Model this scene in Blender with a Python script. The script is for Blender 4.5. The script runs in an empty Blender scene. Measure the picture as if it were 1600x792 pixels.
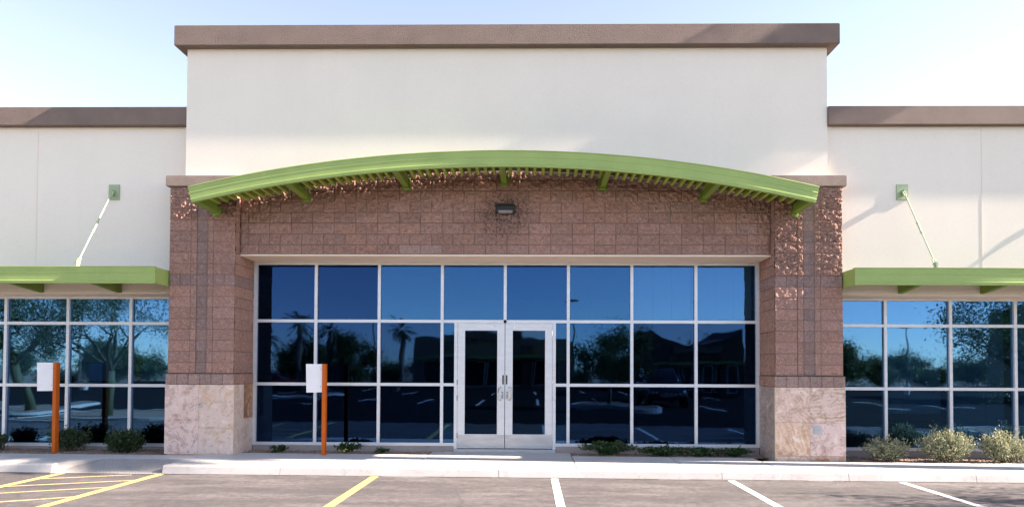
import bpy, bmesh, math, random
import numpy as np
from mathutils import Vector, Matrix
random.seed(7)
S = bpy.context.scene
COL = S.collection
R = math.radians
UC = -0.56                       # world X of the building's centre line


def U(u):
    return u + UC


# ------------------------------------------------------------------ materials
def new_mat(name):
    m = bpy.data.materials.new(name)
    m.use_nodes = True
    nt = m.node_tree
    nt.nodes.clear()
    out = nt.nodes.new('ShaderNodeOutputMaterial')
    return m, nt, out


def N(nt, kind, **kw):
    n = nt.nodes.new(kind)
    for k, v in kw.items():
        if k.startswith('i_'):
            n.inputs[k[2:].replace('_', ' ')].default_value = v
        else:
            setattr(n, k, v)
    return n


def c4(c):
    return (c[0], c[1], c[2], 1.0)


def ramp(nt, fac, stops):
    r = nt.nodes.new('ShaderNodeValToRGB')
    e = r.color_ramp.elements
    while len(e) < len(stops):
        e.new(0.5)
    for k, (p, c) in enumerate(stops):
        e[k].position = p
        e[k].color = c4(c) if not isinstance(c, (int, float)) else (c, c, c, 1)
    nt.links.new(fac, r.inputs[0])
    return r.outputs[0]


def noise(nt, vec, scale, detail=4, rough=0.55, dist=0.0):
    n = N(nt, 'ShaderNodeTexNoise')
    n.inputs['Scale'].default_value = scale
    n.inputs['Detail'].default_value = detail
    n.inputs['Roughness'].default_value = rough
    n.inputs['Distortion'].default_value = dist
    nt.links.new(vec, n.inputs['Vector'])
    return n.outputs[0]


def mixc(nt, fac, a, b, mode='MIX'):
    m = N(nt, 'ShaderNodeMix', data_type='RGBA', blend_type=mode)
    for k, v in ((0, fac), (6, a), (7, b)):
        if isinstance(v, (int, float)):
            m.inputs[k].default_value = v
        elif isinstance(v, (tuple, list)):
            m.inputs[k].default_value = c4(v)
        else:
            nt.links.new(v, m.inputs[k])
    return m.outputs[2]


def pm(name, c1, c2=None, scale=6.0, fine=0.0, fscale=120.0, rough=0.8, metal=0.0, bump=0.0, bscale=60.0,
       bdist=0.01, attr=None, stretch=None, spec=0.5, transl=0.0):
    """two-tone noisy principled surface with optional fine grain and bump"""
    m, nt, out = new_mat(name)
    tc = N(nt, 'ShaderNodeTexCoord')
    vec = tc.outputs['Object']
    if stretch:
        mp = N(nt, 'ShaderNodeMapping')
        mp.inputs['Scale'].default_value = stretch
        nt.links.new(vec, mp.inputs[0])
        vec = mp.outputs[0]
    b = N(nt, 'ShaderNodeBsdfPrincipled')
    b.inputs['Roughness'].default_value = rough
    b.inputs['Metallic'].default_value = metal
    b.inputs['Specular IOR Level'].default_value = spec
    c2 = c2 or tuple(x * 0.85 for x in c1)
    f = noise(nt, vec, scale, 5)
    f = ramp(nt, f, [(0.3, 0.0), (0.7, 1.0)])
    col = mixc(nt, f, c1, c2)
    if attr:
        a = N(nt, 'ShaderNodeAttribute', attribute_name=attr)
        col = mixc(nt, 1.0, a.outputs['Color'], col, 'MULTIPLY')
    if fine:
        g = noise(nt, vec, fscale, 3, 0.7)
        g = ramp(nt, g, [(0.3, 1.0 - fine), (0.7, 1.0 + fine)])
        col = mixc(nt, 1.0, col, g, 'MULTIPLY')
    nt.links.new(col, b.inputs['Base Color'])
    if bump:
        bn = N(nt, 'ShaderNodeBump')
        bn.inputs['Strength'].default_value = bump
        bn.inputs['Distance'].default_value = bdist
        nt.links.new(noise(nt, vec, bscale, 4, 0.6), bn.inputs['Height'])
        nt.links.new(bn.outputs[0], b.inputs['Normal'])
    sh = b.outputs[0]
    if transl:
        t = N(nt, 'ShaderNodeBsdfTranslucent')
        nt.links.new(col, t.inputs[0])
        ms = N(nt, 'ShaderNodeMixShader')
        ms.inputs[0].default_value = transl
        nt.links.new(sh, ms.inputs[1])
        nt.links.new(t.outputs[0], ms.inputs[2])
        sh = ms.outputs[0]
    nt.links.new(sh, out.inputs[0])
    return m


def glass_mat(name, refl, trans, fac):
    m, nt, out = new_mat(name)
    g = N(nt, 'ShaderNodeBsdfGlossy')
    g.inputs['Color'].default_value = c4(refl)
    g.inputs['Roughness'].default_value = 0.02
    t = N(nt, 'ShaderNodeBsdfTransparent')
    t.inputs[0].default_value = c4(trans)
    ms = N(nt, 'ShaderNodeMixShader')
    lw = N(nt, 'ShaderNodeLayerWeight')
    lw.inputs[0].default_value = 0.25
    mm = N(nt, 'ShaderNodeMath', operation='MULTIPLY_ADD')
    nt.links.new(lw.outputs['Fresnel'], mm.inputs[0])
    mm.inputs[1].default_value = 1 - fac
    mm.inputs[2].default_value = fac
    nt.links.new(mm.outputs[0], ms.inputs[0])
    nt.links.new(t.outputs[0], ms.inputs[1])
    nt.links.new(g.outputs[0], ms.inputs[2])
    # slow waviness of float glass
    tc = N(nt, 'ShaderNodeTexCoord')
    bn = N(nt, 'ShaderNodeBump')
    bn.inputs['Strength'].default_value = 0.2
    bn.inputs['Distance'].default_value = 0.008
    nt.links.new(noise(nt, tc.outputs['Object'], 1.6, 1), bn.inputs['Height'])
    nt.links.new(bn.outputs[0], g.inputs['Normal'])
    nt.links.new(ms.outputs[0], out.inputs[0])
    return m


def stone_mat(name, c1, c2, c3, style, rot=0.0, scale=3.0):
    """veined travertine slab: style bands / swirl / blotch"""
    m, nt, out = new_mat(name)
    tc = N(nt, 'ShaderNodeTexCoord')
    mp = N(nt, 'ShaderNodeMapping')
    mp.inputs['Rotation'].default_value = (0, rot, 0)
    nt.links.new(tc.outputs['Object'], mp.inputs[0])
    vec = mp.outputs[0]
    big = noise(nt, vec, scale, 6, 0.62, 1.5)
    if style == 'blotch':
        col = ramp(nt, big, [(0.28, c3), (0.36, c2), (0.46, c1), (0.62, c1), (0.72, c2)])
    else:
        w = N(nt, 'ShaderNodeTexWave', wave_type='BANDS', bands_direction='Z' if style == 'bands' else 'X')
        w.inputs['Scale'].default_value = 1.5 if style == 'bands' else 1.1
        w.inputs['Distortion'].default_value = 4.0 if style == 'bands' else 7.0
        w.inputs['Detail'].default_value = 5
        w.inputs['Detail Scale'].default_value = 1.3
        w.inputs['Detail Roughness'].default_value = 0.62
        nt.links.new(vec, w.inputs['Vector'])
        col = ramp(nt, w.outputs['Fac'], [(0.05, c2), (0.2, c1), (0.45, c1), (0.55, c3), (0.62, c1), (0.85, c2), (1.0, c1)])
        col = mixc(nt, ramp(nt, big, [(0.38, 0.0), (0.62, 0.85)]), col, c1)
    v = noise(nt, vec, 3.6, 8, 0.66, 1.6)
    col = mixc(nt, ramp(nt, v, [(0.53, 0.0), (0.565, 0.7), (0.60, 0.1), (0.66, 0.75)]), col, tuple(x * 0.66 for x in c2))
    col = mixc(nt, ramp(nt, v, [(0.33, 0.8), (0.42, 0.0)]), col, (0.78, 0.68, 0.61))
    sp = noise(nt, vec, 21, 6, 0.75, 0.8)
    col = mixc(nt, ramp(nt, sp, [(0.58, 0.0), (0.66, 0.7)]), col, tuple(x * 0.5 for x in c3))
    col = mixc(nt, ramp(nt, sp, [(0.36, 0.5), (0.42, 0.0)]), col, (0.80, 0.71, 0.65))
    col = mixc(nt, 1.0, col, (1.03, 0.97, 0.94), 'MULTIPLY')
    b = N(nt, 'ShaderNodeBsdfPrincipled')
    b.inputs['Roughness'].default_value = 0.5
    nt.links.new(col, b.inputs['Base Color'])
    bn = N(nt, 'ShaderNodeBump')
    bn.inputs['Strength'].default_value = 0.12
    bn.inputs['Distance'].default_value = 0.004
    nt.links.new(sp, bn.inputs['Height'])
    nt.links.new(bn.outputs[0], b.inputs['Normal'])
    nt.links.new(b.outputs[0], out.inputs[0])
    return m


def asphalt_mat():
    m, nt, out = new_mat('asphalt')
    tc = N(nt, 'ShaderNodeTexCoord')
    vec = tc.outputs['Object']
    b = N(nt, 'ShaderNodeBsdfPrincipled')
    b.inputs['Roughness'].default_value = 0.88
    mp = N(nt, 'ShaderNodeMapping')
    mp.inputs['Scale'].default_value = (0.35, 1.3, 1)
    nt.links.new(vec, mp.inputs[0])
    big = noise(nt, mp.outputs[0], 1.6, 7, 0.62, 0.6)
    col = ramp(nt, big, [(0.22, (0.046, 0.042, 0.044)), (0.45, (0.075, 0.067, 0.069)), (0.60, (0.104, 0.093, 0.095)), (0.76, (0.152, 0.137, 0.138))])
    med = noise(nt, vec, 9, 6, 0.7)
    col = mixc(nt, 1.0, col, ramp(nt, med, [(0.3, 0.66), (0.7, 1.34)]), 'MULTIPLY')
    g = noise(nt, vec, 85, 3, 0.8)
    col = mixc(nt, 1.0, col, ramp(nt, g, [(0.32, 0.62), (0.5, 1.0), (0.68, 1.5)]), 'MULTIPLY')
    # oil drips and tyre-dark patches
    oil = noise(nt, vec, 0.9, 3, 0.5, 0.3)
    col = mixc(nt, ramp(nt, oil, [(0.57, 0.0), (0.70, 0.55)]), col, (0.06, 0.055, 0.058))
    # hairline cracks
    v = N(nt, 'ShaderNodeTexVoronoi', feature='DISTANCE_TO_EDGE')
    v.inputs['Scale'].default_value = 0.33
    wv = N(nt, 'ShaderNodeMix', data_type='VECTOR')
    wv.inputs[0].default_value = 0.30
    nz = N(nt, 'ShaderNodeTexNoise')
    nz.inputs['Scale'].default_value = 1.7
    nz.inputs['Detail'].default_value = 5
    nt.links.new(vec, nz.inputs['Vector'])
    nt.links.new(vec, wv.inputs[4])
    nt.links.new(nz.outputs['Color'], wv.inputs[5])
    nt.links.new(wv.outputs[1], v.inputs['Vector'])
    col = mixc(nt, ramp(nt, v.outputs['Distance'], [(0.0, 0.55), (0.006, 0.0)]), col, (0.05, 0.045, 0.047))
    nt.links.new(col, b.inputs['Base Color'])
    bn = N(nt, 'ShaderNodeBump')
    bn.inputs['Strength'].default_value = 0.5
    bn.inputs['Distance'].default_value = 0.006
    nt.links.new(g, bn.inputs['Height'])
    nt.links.new(bn.outputs[0], b.inputs['Normal'])
    nt.links.new(b.outputs[0], out.inputs[0])
    return m


def paint_mat(name, c, wear=0.56):
    """road paint, worn through in specks"""
    m, nt, out = new_mat(name)
    tc = N(nt, 'ShaderNodeTexCoord')
    vec = tc.outputs['Object']
    b = N(nt, 'ShaderNodeBsdfPrincipled')
    b.inputs['Roughness'].default_value = 0.75
    w = noise(nt, vec, 22, 6, 0.75)
    big = noise(nt, vec, 1.4, 3, 0.6)
    col = mixc(nt, ramp(nt, big, [(0.35, 0.0), (0.75, 0.45)]), c, tuple(x * 0.72 for x in c))
    col = mixc(nt, ramp(nt, w, [(wear, 0.0), (wear + 0.12, 0.85)]), col, (0.14, 0.125, 0.125))
    nt.links.new(col, b.inputs['Base Color'])
    nt.links.new(b.outputs[0], out.inputs[0])
    return m


def concrete_mat(name, c1, c2, dirt=0.35):
    m, nt, out = new_mat(name)
    tc = N(nt, 'ShaderNodeTexCoord')
    vec = tc.outputs['Object']
    b = N(nt, 'ShaderNodeBsdfPrincipled')
    b.inputs['Roughness'].default_value = 0.85
    big = noise(nt, vec, 1.3, 6, 0.6)
    col = mixc(nt, ramp(nt, big, [(0.3, 0.0), (0.7, 1.0)]), c1, c2)
    st = noise(nt, vec, 7, 5, 0.7, 0.5)
    col = mixc(nt, ramp(nt, st, [(0.54, 0.0), (0.70, dirt)]), col, tuple(x * 0.5 for x in c1))
    g = noise(nt, vec, 150, 2, 0.8)
    col = mixc(nt, 1.0, col, ramp(nt, g, [(0.3, 0.88), (0.7, 1.1)]), 'MULTIPLY')
    nt.links.new(col, b.inputs['Base Color'])
    bn = N(nt, 'ShaderNodeBump')
    bn.inputs['Strength'].default_value = 0.25
    bn.inputs['Distance'].default_value = 0.003
    nt.links.new(g, bn.inputs['Height'])
    nt.links.new(bn.outputs[0], b.inputs['Normal'])
    nt.links.new(b.outputs[0], out.inputs[0])
    return m


M = {}
M['stucco'] = pm('cream_stucco', (0.81, 0.755, 0.69), (0.785, 0.73, 0.665), scale=1.1, fine=0.03, fscale=160, rough=0.9, bump=0.04, bscale=220, bdist=0.003)
def stucco_mat():
    m, nt, out = new_mat('cream_stucco')
    tc = N(nt, 'ShaderNodeTexCoord')
    vec = tc.outputs['Object']
    b = N(nt, 'ShaderNodeBsdfPrincipled')
    b.inputs['Roughness'].default_value = 0.92
    b.inputs['Specular IOR Level'].default_value = 0.2
    col = mixc(nt, ramp(nt, noise(nt, vec, 0.9, 5), [(0.3, 0.0), (0.7, 1.0)]), (0.845, 0.765, 0.668), (0.81, 0.732, 0.64))
    mp = N(nt, 'ShaderNodeMapping')
    mp.inputs['Scale'].default_value = (3.2, 3.2, 0.16)
    nt.links.new(vec, mp.inputs[0])
    dr = noise(nt, mp.outputs[0], 1.5, 5, 0.65)
    col = mixc(nt, ramp(nt, dr, [(0.52, 0.0), (0.82, 0.10)]), col, (0.66, 0.60, 0.54))
    tr = noise(nt, vec, 26, 5, 0.7, 0.8)
    col = mixc(nt, 1.0, col, ramp(nt, tr, [(0.3, 0.965), (0.7, 1.03)]), 'MULTIPLY')
    nt.links.new(col, b.inputs['Base Color'])
    bn = N(nt, 'ShaderNodeBump')
    bn.inputs['Strength'].default_value = 0.07
    bn.inputs['Distance'].default_value = 0.004
    nt.links.new(noise(nt, vec, 110, 4, 0.7), bn.inputs['Height'])
    nt.links.new(bn.outputs[0], b.inputs['Normal'])
    nt.links.new(b.outputs[0], out.inputs[0])
    return m


M['stucco'] = stucco_mat()
M['trim'] = pm('brown_cornice_stucco', (0.250, 0.180, 0.153), (0.205, 0.147, 0.125), scale=2.5, fine=0.14, fscale=130, rough=0.92, bump=1.0, bscale=90, bdist=0.02)
M['trim_tan'] = pm('tan_soffit_stucco', (0.82, 0.68, 0.56), (0.78, 0.64, 0.53), scale=2, fine=0.05, rough=0.9, bump=0.1, bscale=170, bdist=0.003)
M['cap'] = pm('pier_cap_stone', (0.36, 0.27, 0.22), (0.29, 0.21, 0.175), scale=5, fine=0.2, fscale=90, rough=0.92, bump=0.3, bscale=110, bdist=0.005)
M['block'] = pm('split_face_block', (1.0, 1.0, 1.0), (0.86, 0.85, 0.86), scale=9, fine=0.42, fscale=55, rough=0.93, bump=0.35, bscale=130, bdist=0.006, attr='Col', spec=0.25)
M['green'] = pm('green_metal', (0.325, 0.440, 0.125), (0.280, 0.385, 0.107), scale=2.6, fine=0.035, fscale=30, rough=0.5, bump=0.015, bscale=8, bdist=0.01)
M['green_deck_shaded'] = pm('shaded_green_deck_metal', (0.075, 0.10, 0.014), (0.06, 0.08, 0.012), scale=2, fine=0.05, rough=0.5)  # deck green darkened; shade under the canopies is in the colour
M['green_arm_shaded'] = pm('shaded_green_bracket_metal', (0.20, 0.29, 0.05), (0.17, 0.25, 0.042), scale=3, fine=0.05, rough=0.5)  # canopy paint darkened to stand for the shaded underside
M['green_rib_lit'] = pm('lit_green_slat_metal', (0.36, 0.44, 0.085), (0.31, 0.39, 0.07), scale=3, fine=0.05, rough=0.5)  # brighter copy for rib faces, painting in light bounced off the ground
M['plate'] = pm('faded_green_metal', (0.33, 0.43, 0.26), (0.28, 0.37, 0.21), scale=14, fine=0.06, rough=0.5)
M['rod'] = pm('pale_green_rod', (0.46, 0.52, 0.34), (0.36, 0.42, 0.26), scale=12, rough=0.45, metal=0.2)
M['alu'] = pm('clear_aluminium', (0.68, 0.69, 0.71), (0.60, 0.61, 0.64), scale=3, fine=0.04, rough=0.42, metal=0.35, stretch=(1, 1, 6))
M['kick'] = pm('brushed_kick_plate', (0.55, 0.56, 0.58), (0.42, 0.43, 0.46), scale=4, fine=0.1, rough=0.4, metal=0.75, stretch=(1, 1, 5))
M['steel'] = pm('steel', (0.62, 0.62, 0.63), rough=0.25, metal=1.0)
M['black'] = pm('black_plastic', (0.015, 0.015, 0.016), rough=0.4)
M['bronze'] = pm('dark_bronze_metal', (0.022, 0.021, 0.024), (0.032, 0.03, 0.032), rough=0.35)
M['lens'] = pm('lamp_lens', (0.26, 0.28, 0.30), (0.17, 0.18, 0.20), scale=25, rough=0.15)
M['glass'] = glass_mat('blue_tinted_glass', (0.030, 0.112, 0.265), (0.45, 0.68, 0.80), 0.36)
M['glass_refl_dim'] = glass_mat('dim_reflection_glass', (0.022, 0.072, 0.19), (0.25, 0.42, 0.55), 0.34)  # darker and lighter copies of the glass paint in reflection brightness
M['glass_refl_bright'] = glass_mat('bright_reflection_glass', (0.060, 0.175, 0.36), (0.62, 0.80, 0.88), 0.36)
M['glass_refl_mid'] = glass_mat('mid_reflection_glass', (0.042, 0.140, 0.30), (0.55, 0.75, 0.85), 0.35)
M['glass_clear'] = glass_mat('door_glass', (0.030, 0.085, 0.19), (0.10, 0.16, 0.20), 0.38)
M['glass_wing'] = glass_mat('wing_glass', (0.095, 0.25, 0.46), (0.45, 0.68, 0.80), 0.38)
M['blind'] = pm('pale_roller_blind', (0.62, 0.65, 0.66), (0.57, 0.60, 0.61), scale=2, rough=0.9)
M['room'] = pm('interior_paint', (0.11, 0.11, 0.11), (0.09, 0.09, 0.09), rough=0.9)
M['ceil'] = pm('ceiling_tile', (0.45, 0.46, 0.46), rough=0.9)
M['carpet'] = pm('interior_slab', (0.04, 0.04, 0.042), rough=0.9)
M['walk'] = concrete_mat('sidewalk_concrete', (0.61, 0.585, 0.55), (0.52, 0.50, 0.47))
M['tactile'] = concrete_mat('tactile_concrete', (0.40, 0.37, 0.345), (0.32, 0.30, 0.28))
M['walk2'] = concrete_mat('apron_concrete', (0.54, 0.515, 0.475), (0.47, 0.445, 0.41))
M['curb'] = concrete_mat('curb_concrete', (0.54, 0.515, 0.50), (0.44, 0.415, 0.40), 0.5)
M['stem'] = concrete_mat('stem_wall_concrete', (0.36, 0.31, 0.285), (0.28, 0.24, 0.225))
M['asphalt'] = asphalt_mat()
M['aisle_darkened'] = pm('reflection_dark_asphalt', (0.011, 0.011, 0.012), (0.016, 0.015, 0.016), scale=1.2, fine=0.3, fscale=80, rough=0.95, spec=0.05)  # asphalt blackened so that its reflection in the panes turns dark
M['white_paint'] = paint_mat('white_road_paint', (0.78, 0.77, 0.74))
M['yellow_paint'] = paint_mat('yellow_road_paint', (0.70, 0.465, 0.15))
M['yellow_faded'] = paint_mat('faded_yellow_road_paint', (0.62, 0.47, 0.21), 0.50)
M['gravel'] = pm('granite_gravel', (0.34, 0.225, 0.165), (0.22, 0.15, 0.115), scale=30, fine=0.45, fscale=70, rough=0.95, bump=1.0, bscale=55, bdist=0.02)
M['pebble'] = pm('granite_pebble', (0.40, 0.28, 0.21), (0.22, 0.155, 0.125), scale=9, fine=0.2, rough=0.95)
M['grit_shadow'] = pm('gutter_grit_shadow', (0.065, 0.052, 0.045), (0.12, 0.095, 0.08), scale=14, fine=0.4, fscale=60, rough=0.95)  # grit colour that also paints in the thin shadow line along the kerb
M['desert'] = pm('desert_ground', (0.30, 0.225, 0.165), (0.22, 0.165, 0.12), scale=0.8, fine=0.2, fscale=8, rough=0.95)
M['orange'] = pm('orange_post_paint', (0.58, 0.115, 0.010), (0.48, 0.095, 0.010), scale=3, fine=0.04, rough=0.6, spec=0.2)
M['board'] = pm('white_sign_board', (0.80, 0.80, 0.81), (0.76, 0.76, 0.78), scale=5, rough=0.45)
M['leaf_pale'] = pm('silver_green_leaf', (0.37, 0.38, 0.26), (0.19, 0.21, 0.11), scale=16, rough=0.6, transl=0.25)
M['leaf_dark'] = pm('dark_green_leaf', (0.020, 0.048, 0.012), (0.036, 0.068, 0.020), scale=14, rough=0.5, transl=0.25)
M['leaf_cover'] = pm('ground_cover_leaf', (0.030, 0.085, 0.020), (0.018, 0.052, 0.013), scale=20, rough=0.42, transl=0.25)
M['leaf_tree'] = pm('tree_leaf', (0.085, 0.125, 0.035), (0.05, 0.085, 0.022), scale=3, rough=0.6, transl=0.3)
M['leaf_palm'] = pm('palm_frond', (0.06, 0.09, 0.03), (0.04, 0.065, 0.022), scale=4, rough=0.5, transl=0.15)
M['flower'] = pm('yellow_flower', (0.75, 0.62, 0.10), rough=0.6)
M['bark'] = pm('bark', (0.20, 0.155, 0.115), (0.12, 0.09, 0.07), scale=9, fine=0.3, fscale=40, rough=0.95, bump=0.6, bscale=30, bdist=0.03)
M['bark_green'] = pm('green_bark', (0.085, 0.095, 0.045), (0.06, 0.068, 0.035), scale=7, fine=0.1, rough=0.8)
M['twig'] = pm('twig', (0.14, 0.095, 0.065), rough=0.9)
M['far_wall'] = pm('tan_wall', (0.26, 0.20, 0.15), (0.23, 0.175, 0.13), scale=1, fine=0.05, rough=0.9)
M['far_dark'] = pm('brown_block', (0.13, 0.085, 0.068), (0.10, 0.068, 0.055), scale=4, fine=0.2, rough=0.95)
M['far_glass'] = pm('dark_window_glass', (0.015, 0.02, 0.028), rough=0.06)
M['car_dark'] = pm('graphite_car_paint', (0.035, 0.037, 0.042), rough=0.18, metal=0.3)
M['car_red'] = pm('red_car_paint', (0.33, 0.025, 0.028), rough=0.2)
M['tyre'] = pm('tyre_rubber', (0.02, 0.02, 0.02), rough=0.85)
M['lampglass'] = pm('headlight_glass', (0.75, 0.77, 0.8), rough=0.08)
M['pole'] = pm('pole_metal', (0.085, 0.075, 0.068), rough=0.5, metal=0.4)
M['caulk'] = pm('corner_caulk', (0.66, 0.55, 0.40), rough=0.8)

# ------------------------------------------------------------------ mesh helpers


class MB:
    def __init__(s):
        s.v = []
        s.f = []

    def add(s, vs, fs):
        o = len(s.v)
        s.v += [tuple(v) for v in vs]
        s.f += [tuple(i + o for i in f) for f in fs]
        return s

    def box(s, x0, x1, y0, y1, z0, z1):
        x0, x1 = min(x0, x1), max(x0, x1)
        v = [(x0, y0, z0), (x1, y0, z0), (x1, y1, z0), (x0, y1, z0), (x0, y0, z1), (x1, y0, z1), (x1, y1, z1), (x0, y1, z1)]
        return s.add(v, [(0, 3, 2, 1), (4, 5, 6, 7), (0, 1, 5, 4), (1, 2, 6, 5), (2, 3, 7, 6), (3, 0, 4, 7)])

    def tube(s, pts, rad, n=8, cap=True):
        pts = [Vector(p) for p in pts]
        if isinstance(rad, (int, float)):
            rad = [rad] * len(pts)
        vs, fs = [], []
        ref = Vector((0.31, 0.17, 0.93))
        for i, p in enumerate(pts):
            d = (pts[min(i + 1, len(pts) - 1)] - pts[max(i - 1, 0)]).normalized()
            a = d.cross(ref)
            if a.length < 0.05:
                a = d.cross(Vector((1, 0, 0)))
            a.normalize()
            b = d.cross(a)
            for k in range(n):
                t = 2 * math.pi * k / n
                vs.append(p + (a * math.cos(t) + b * math.sin(t)) * rad[i])
        for i in range(len(pts) - 1):
            for k in range(n):
                fs.append((i * n + k, i * n + (k + 1) % n, (i + 1) * n + (k + 1) % n, (i + 1) * n + k))
        if cap:
            fs.append(tuple(range(n)))
            fs.append(tuple((len(pts) - 1) * n + k for k in range(n)))
        return s.add(vs, fs)

    def prism_y(s, poly, y0, y1):
        """poly of (x, z) extruded in y"""
        n = len(poly)
        vs = [(x, y0, z) for x, z in poly] + [(x, y1, z) for x, z in poly]
        fs = [tuple(range(n)), tuple(range(2 * n - 1, n - 1, -1))]
        fs += [(i, i + n, (i + 1) % n + n, (i + 1) % n) for i in range(n)]
        return s.add(vs, fs)

    def prism_x(s, poly, x0, x1):
        """poly of (y, z) extruded in x"""
        n = len(poly)
        vs = [(x0, y, z) for y, z in poly] + [(x1, y, z) for y, z in poly]
        fs = [tuple(range(n)), tuple(range(2 * n - 1, n - 1, -1))]
        fs += [(i, i + n, (i + 1) % n + n, (i + 1) % n) for i in range(n)]
        return s.add(vs, fs)

    def build(s, name, mat, parent=None, smooth=False, bevel=0.0, seg=2):
        me = bpy.data.meshes.new(name)
        me.from_pydata(s.v, [], s.f)
        bm = bmesh.new()
        bm.from_mesh(me)
        bmesh.ops.recalc_face_normals(bm, faces=bm.faces)
        if bevel:
            es = [e for e in bm.edges if len(e.link_faces) == 2 and e.calc_face_angle(0) > 0.5]
            bmesh.ops.bevel(bm, geom=es, offset=bevel, segments=seg, affect='EDGES', clamp_overlap=True)
        bm.to_mesh(me)
        bm.free()
        return link(name, me, mat, parent, smooth)


def link(name, me, mat, parent=None, smooth=False):
    me.materials.append(mat)
    if smooth:
        me.polygons.foreach_set('use_smooth', [True] * len(me.polygons))
    o = bpy.data.objects.new(name, me)
    COL.objects.link(o)
    if parent:
        o.parent = parent
        o.matrix_parent_inverse = Matrix.Translation(-parent_loc(parent))
    return o


def parent_loc(p):
    t = Vector(p.location)
    return t


def np_mesh(name, verts, faces, mat, parent=None, smooth=False, col=None):
    me = bpy.data.meshes.new(name)
    verts = np.asarray(verts, dtype=np.float32)
    faces = np.asarray(faces, dtype=np.int32)
    k = faces.shape[1]
    me.vertices.add(len(verts))
    me.vertices.foreach_set('co', verts.ravel())
    me.loops.add(faces.size)
    me.loops.foreach_set('vertex_index', faces.ravel())
    me.polygons.add(len(faces))
    me.polygons.foreach_set('loop_start', np.arange(0, faces.size, k, dtype=np.int32))
    me.update(calc_edges=True)
    me.validate()
    if col is not None:
        a = me.color_attributes.new('Col', 'FLOAT_COLOR', 'POINT')
        cc = np.ones((len(verts), 4), dtype=np.float32)
        cc[:, :3] = col
        a.data.foreach_set('color', cc.ravel())
    return link(name, me, mat, parent, smooth)


def tag(o, label=None, cat=None, group=None, kind=None):
    for k, v in (('label', label), ('category', cat), ('group', group), ('kind', kind)):
        if v:
            o[k] = v
    return o


def empty(name, loc=(0, 0, 0), rz=0.0):
    o = bpy.data.objects.new(name, None)
    o.location = loc
    o.rotation_euler.z = rz
    o.empty_display_size = 0.2
    COL.objects.link(o)
    return o


def adopt(o, parent):
    """parent o, whose mesh is in the parent's local coordinates"""
    o.parent = parent
    o.matrix_parent_inverse = Matrix.Identity(4)
    return o


def copy_tree(o, parent=None):
    c = o.copy()
    COL.objects.link(c)
    if parent:
        c.parent = parent
    for ch in o.children:
        copy_tree(ch, c)
    return c


def part(mb, name, mat, parent, **k):
    return adopt(mb.build(name, mat, None, **k), parent)


def zg(x):
    return -0.004 * max(-14.0, min(14.0, x))      # the whole street falls gently to the right


# ------------------------------------------------------------------ value noise
RNG = np.random.default_rng(11)
LAT = RNG.random((256, 256)).astype(np.float32)


def vnoise(x, y):
    xi = np.floor(x).astype(int)
    yi = np.floor(y).astype(int)
    fx = x - xi
    fy = y - yi
    fx = fx * fx * (3 - 2 * fx)
    fy = fy * fy * (3 - 2 * fy)
    a = LAT[xi & 255, yi & 255]
    b = LAT[(xi + 1) & 255, yi & 255]
    c = LAT[xi & 255, (yi + 1) & 255]
    d = LAT[(xi + 1) & 255, (yi + 1) & 255]
    return (a * (1 - fx) + b * fx) * (1 - fy) + (c * (1 - fx) + d * fx) * fy


def fbm(x, y, o=4, g=0.55):
    s = 0
    a = 1.0
    t = 0
    for k in range(o):
        s = s + a * vnoise(x * 2.03 ** k + 17 * k, y * 2.03 ** k + 31 * k)
        t += a
        a *= g
    return s / t


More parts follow.
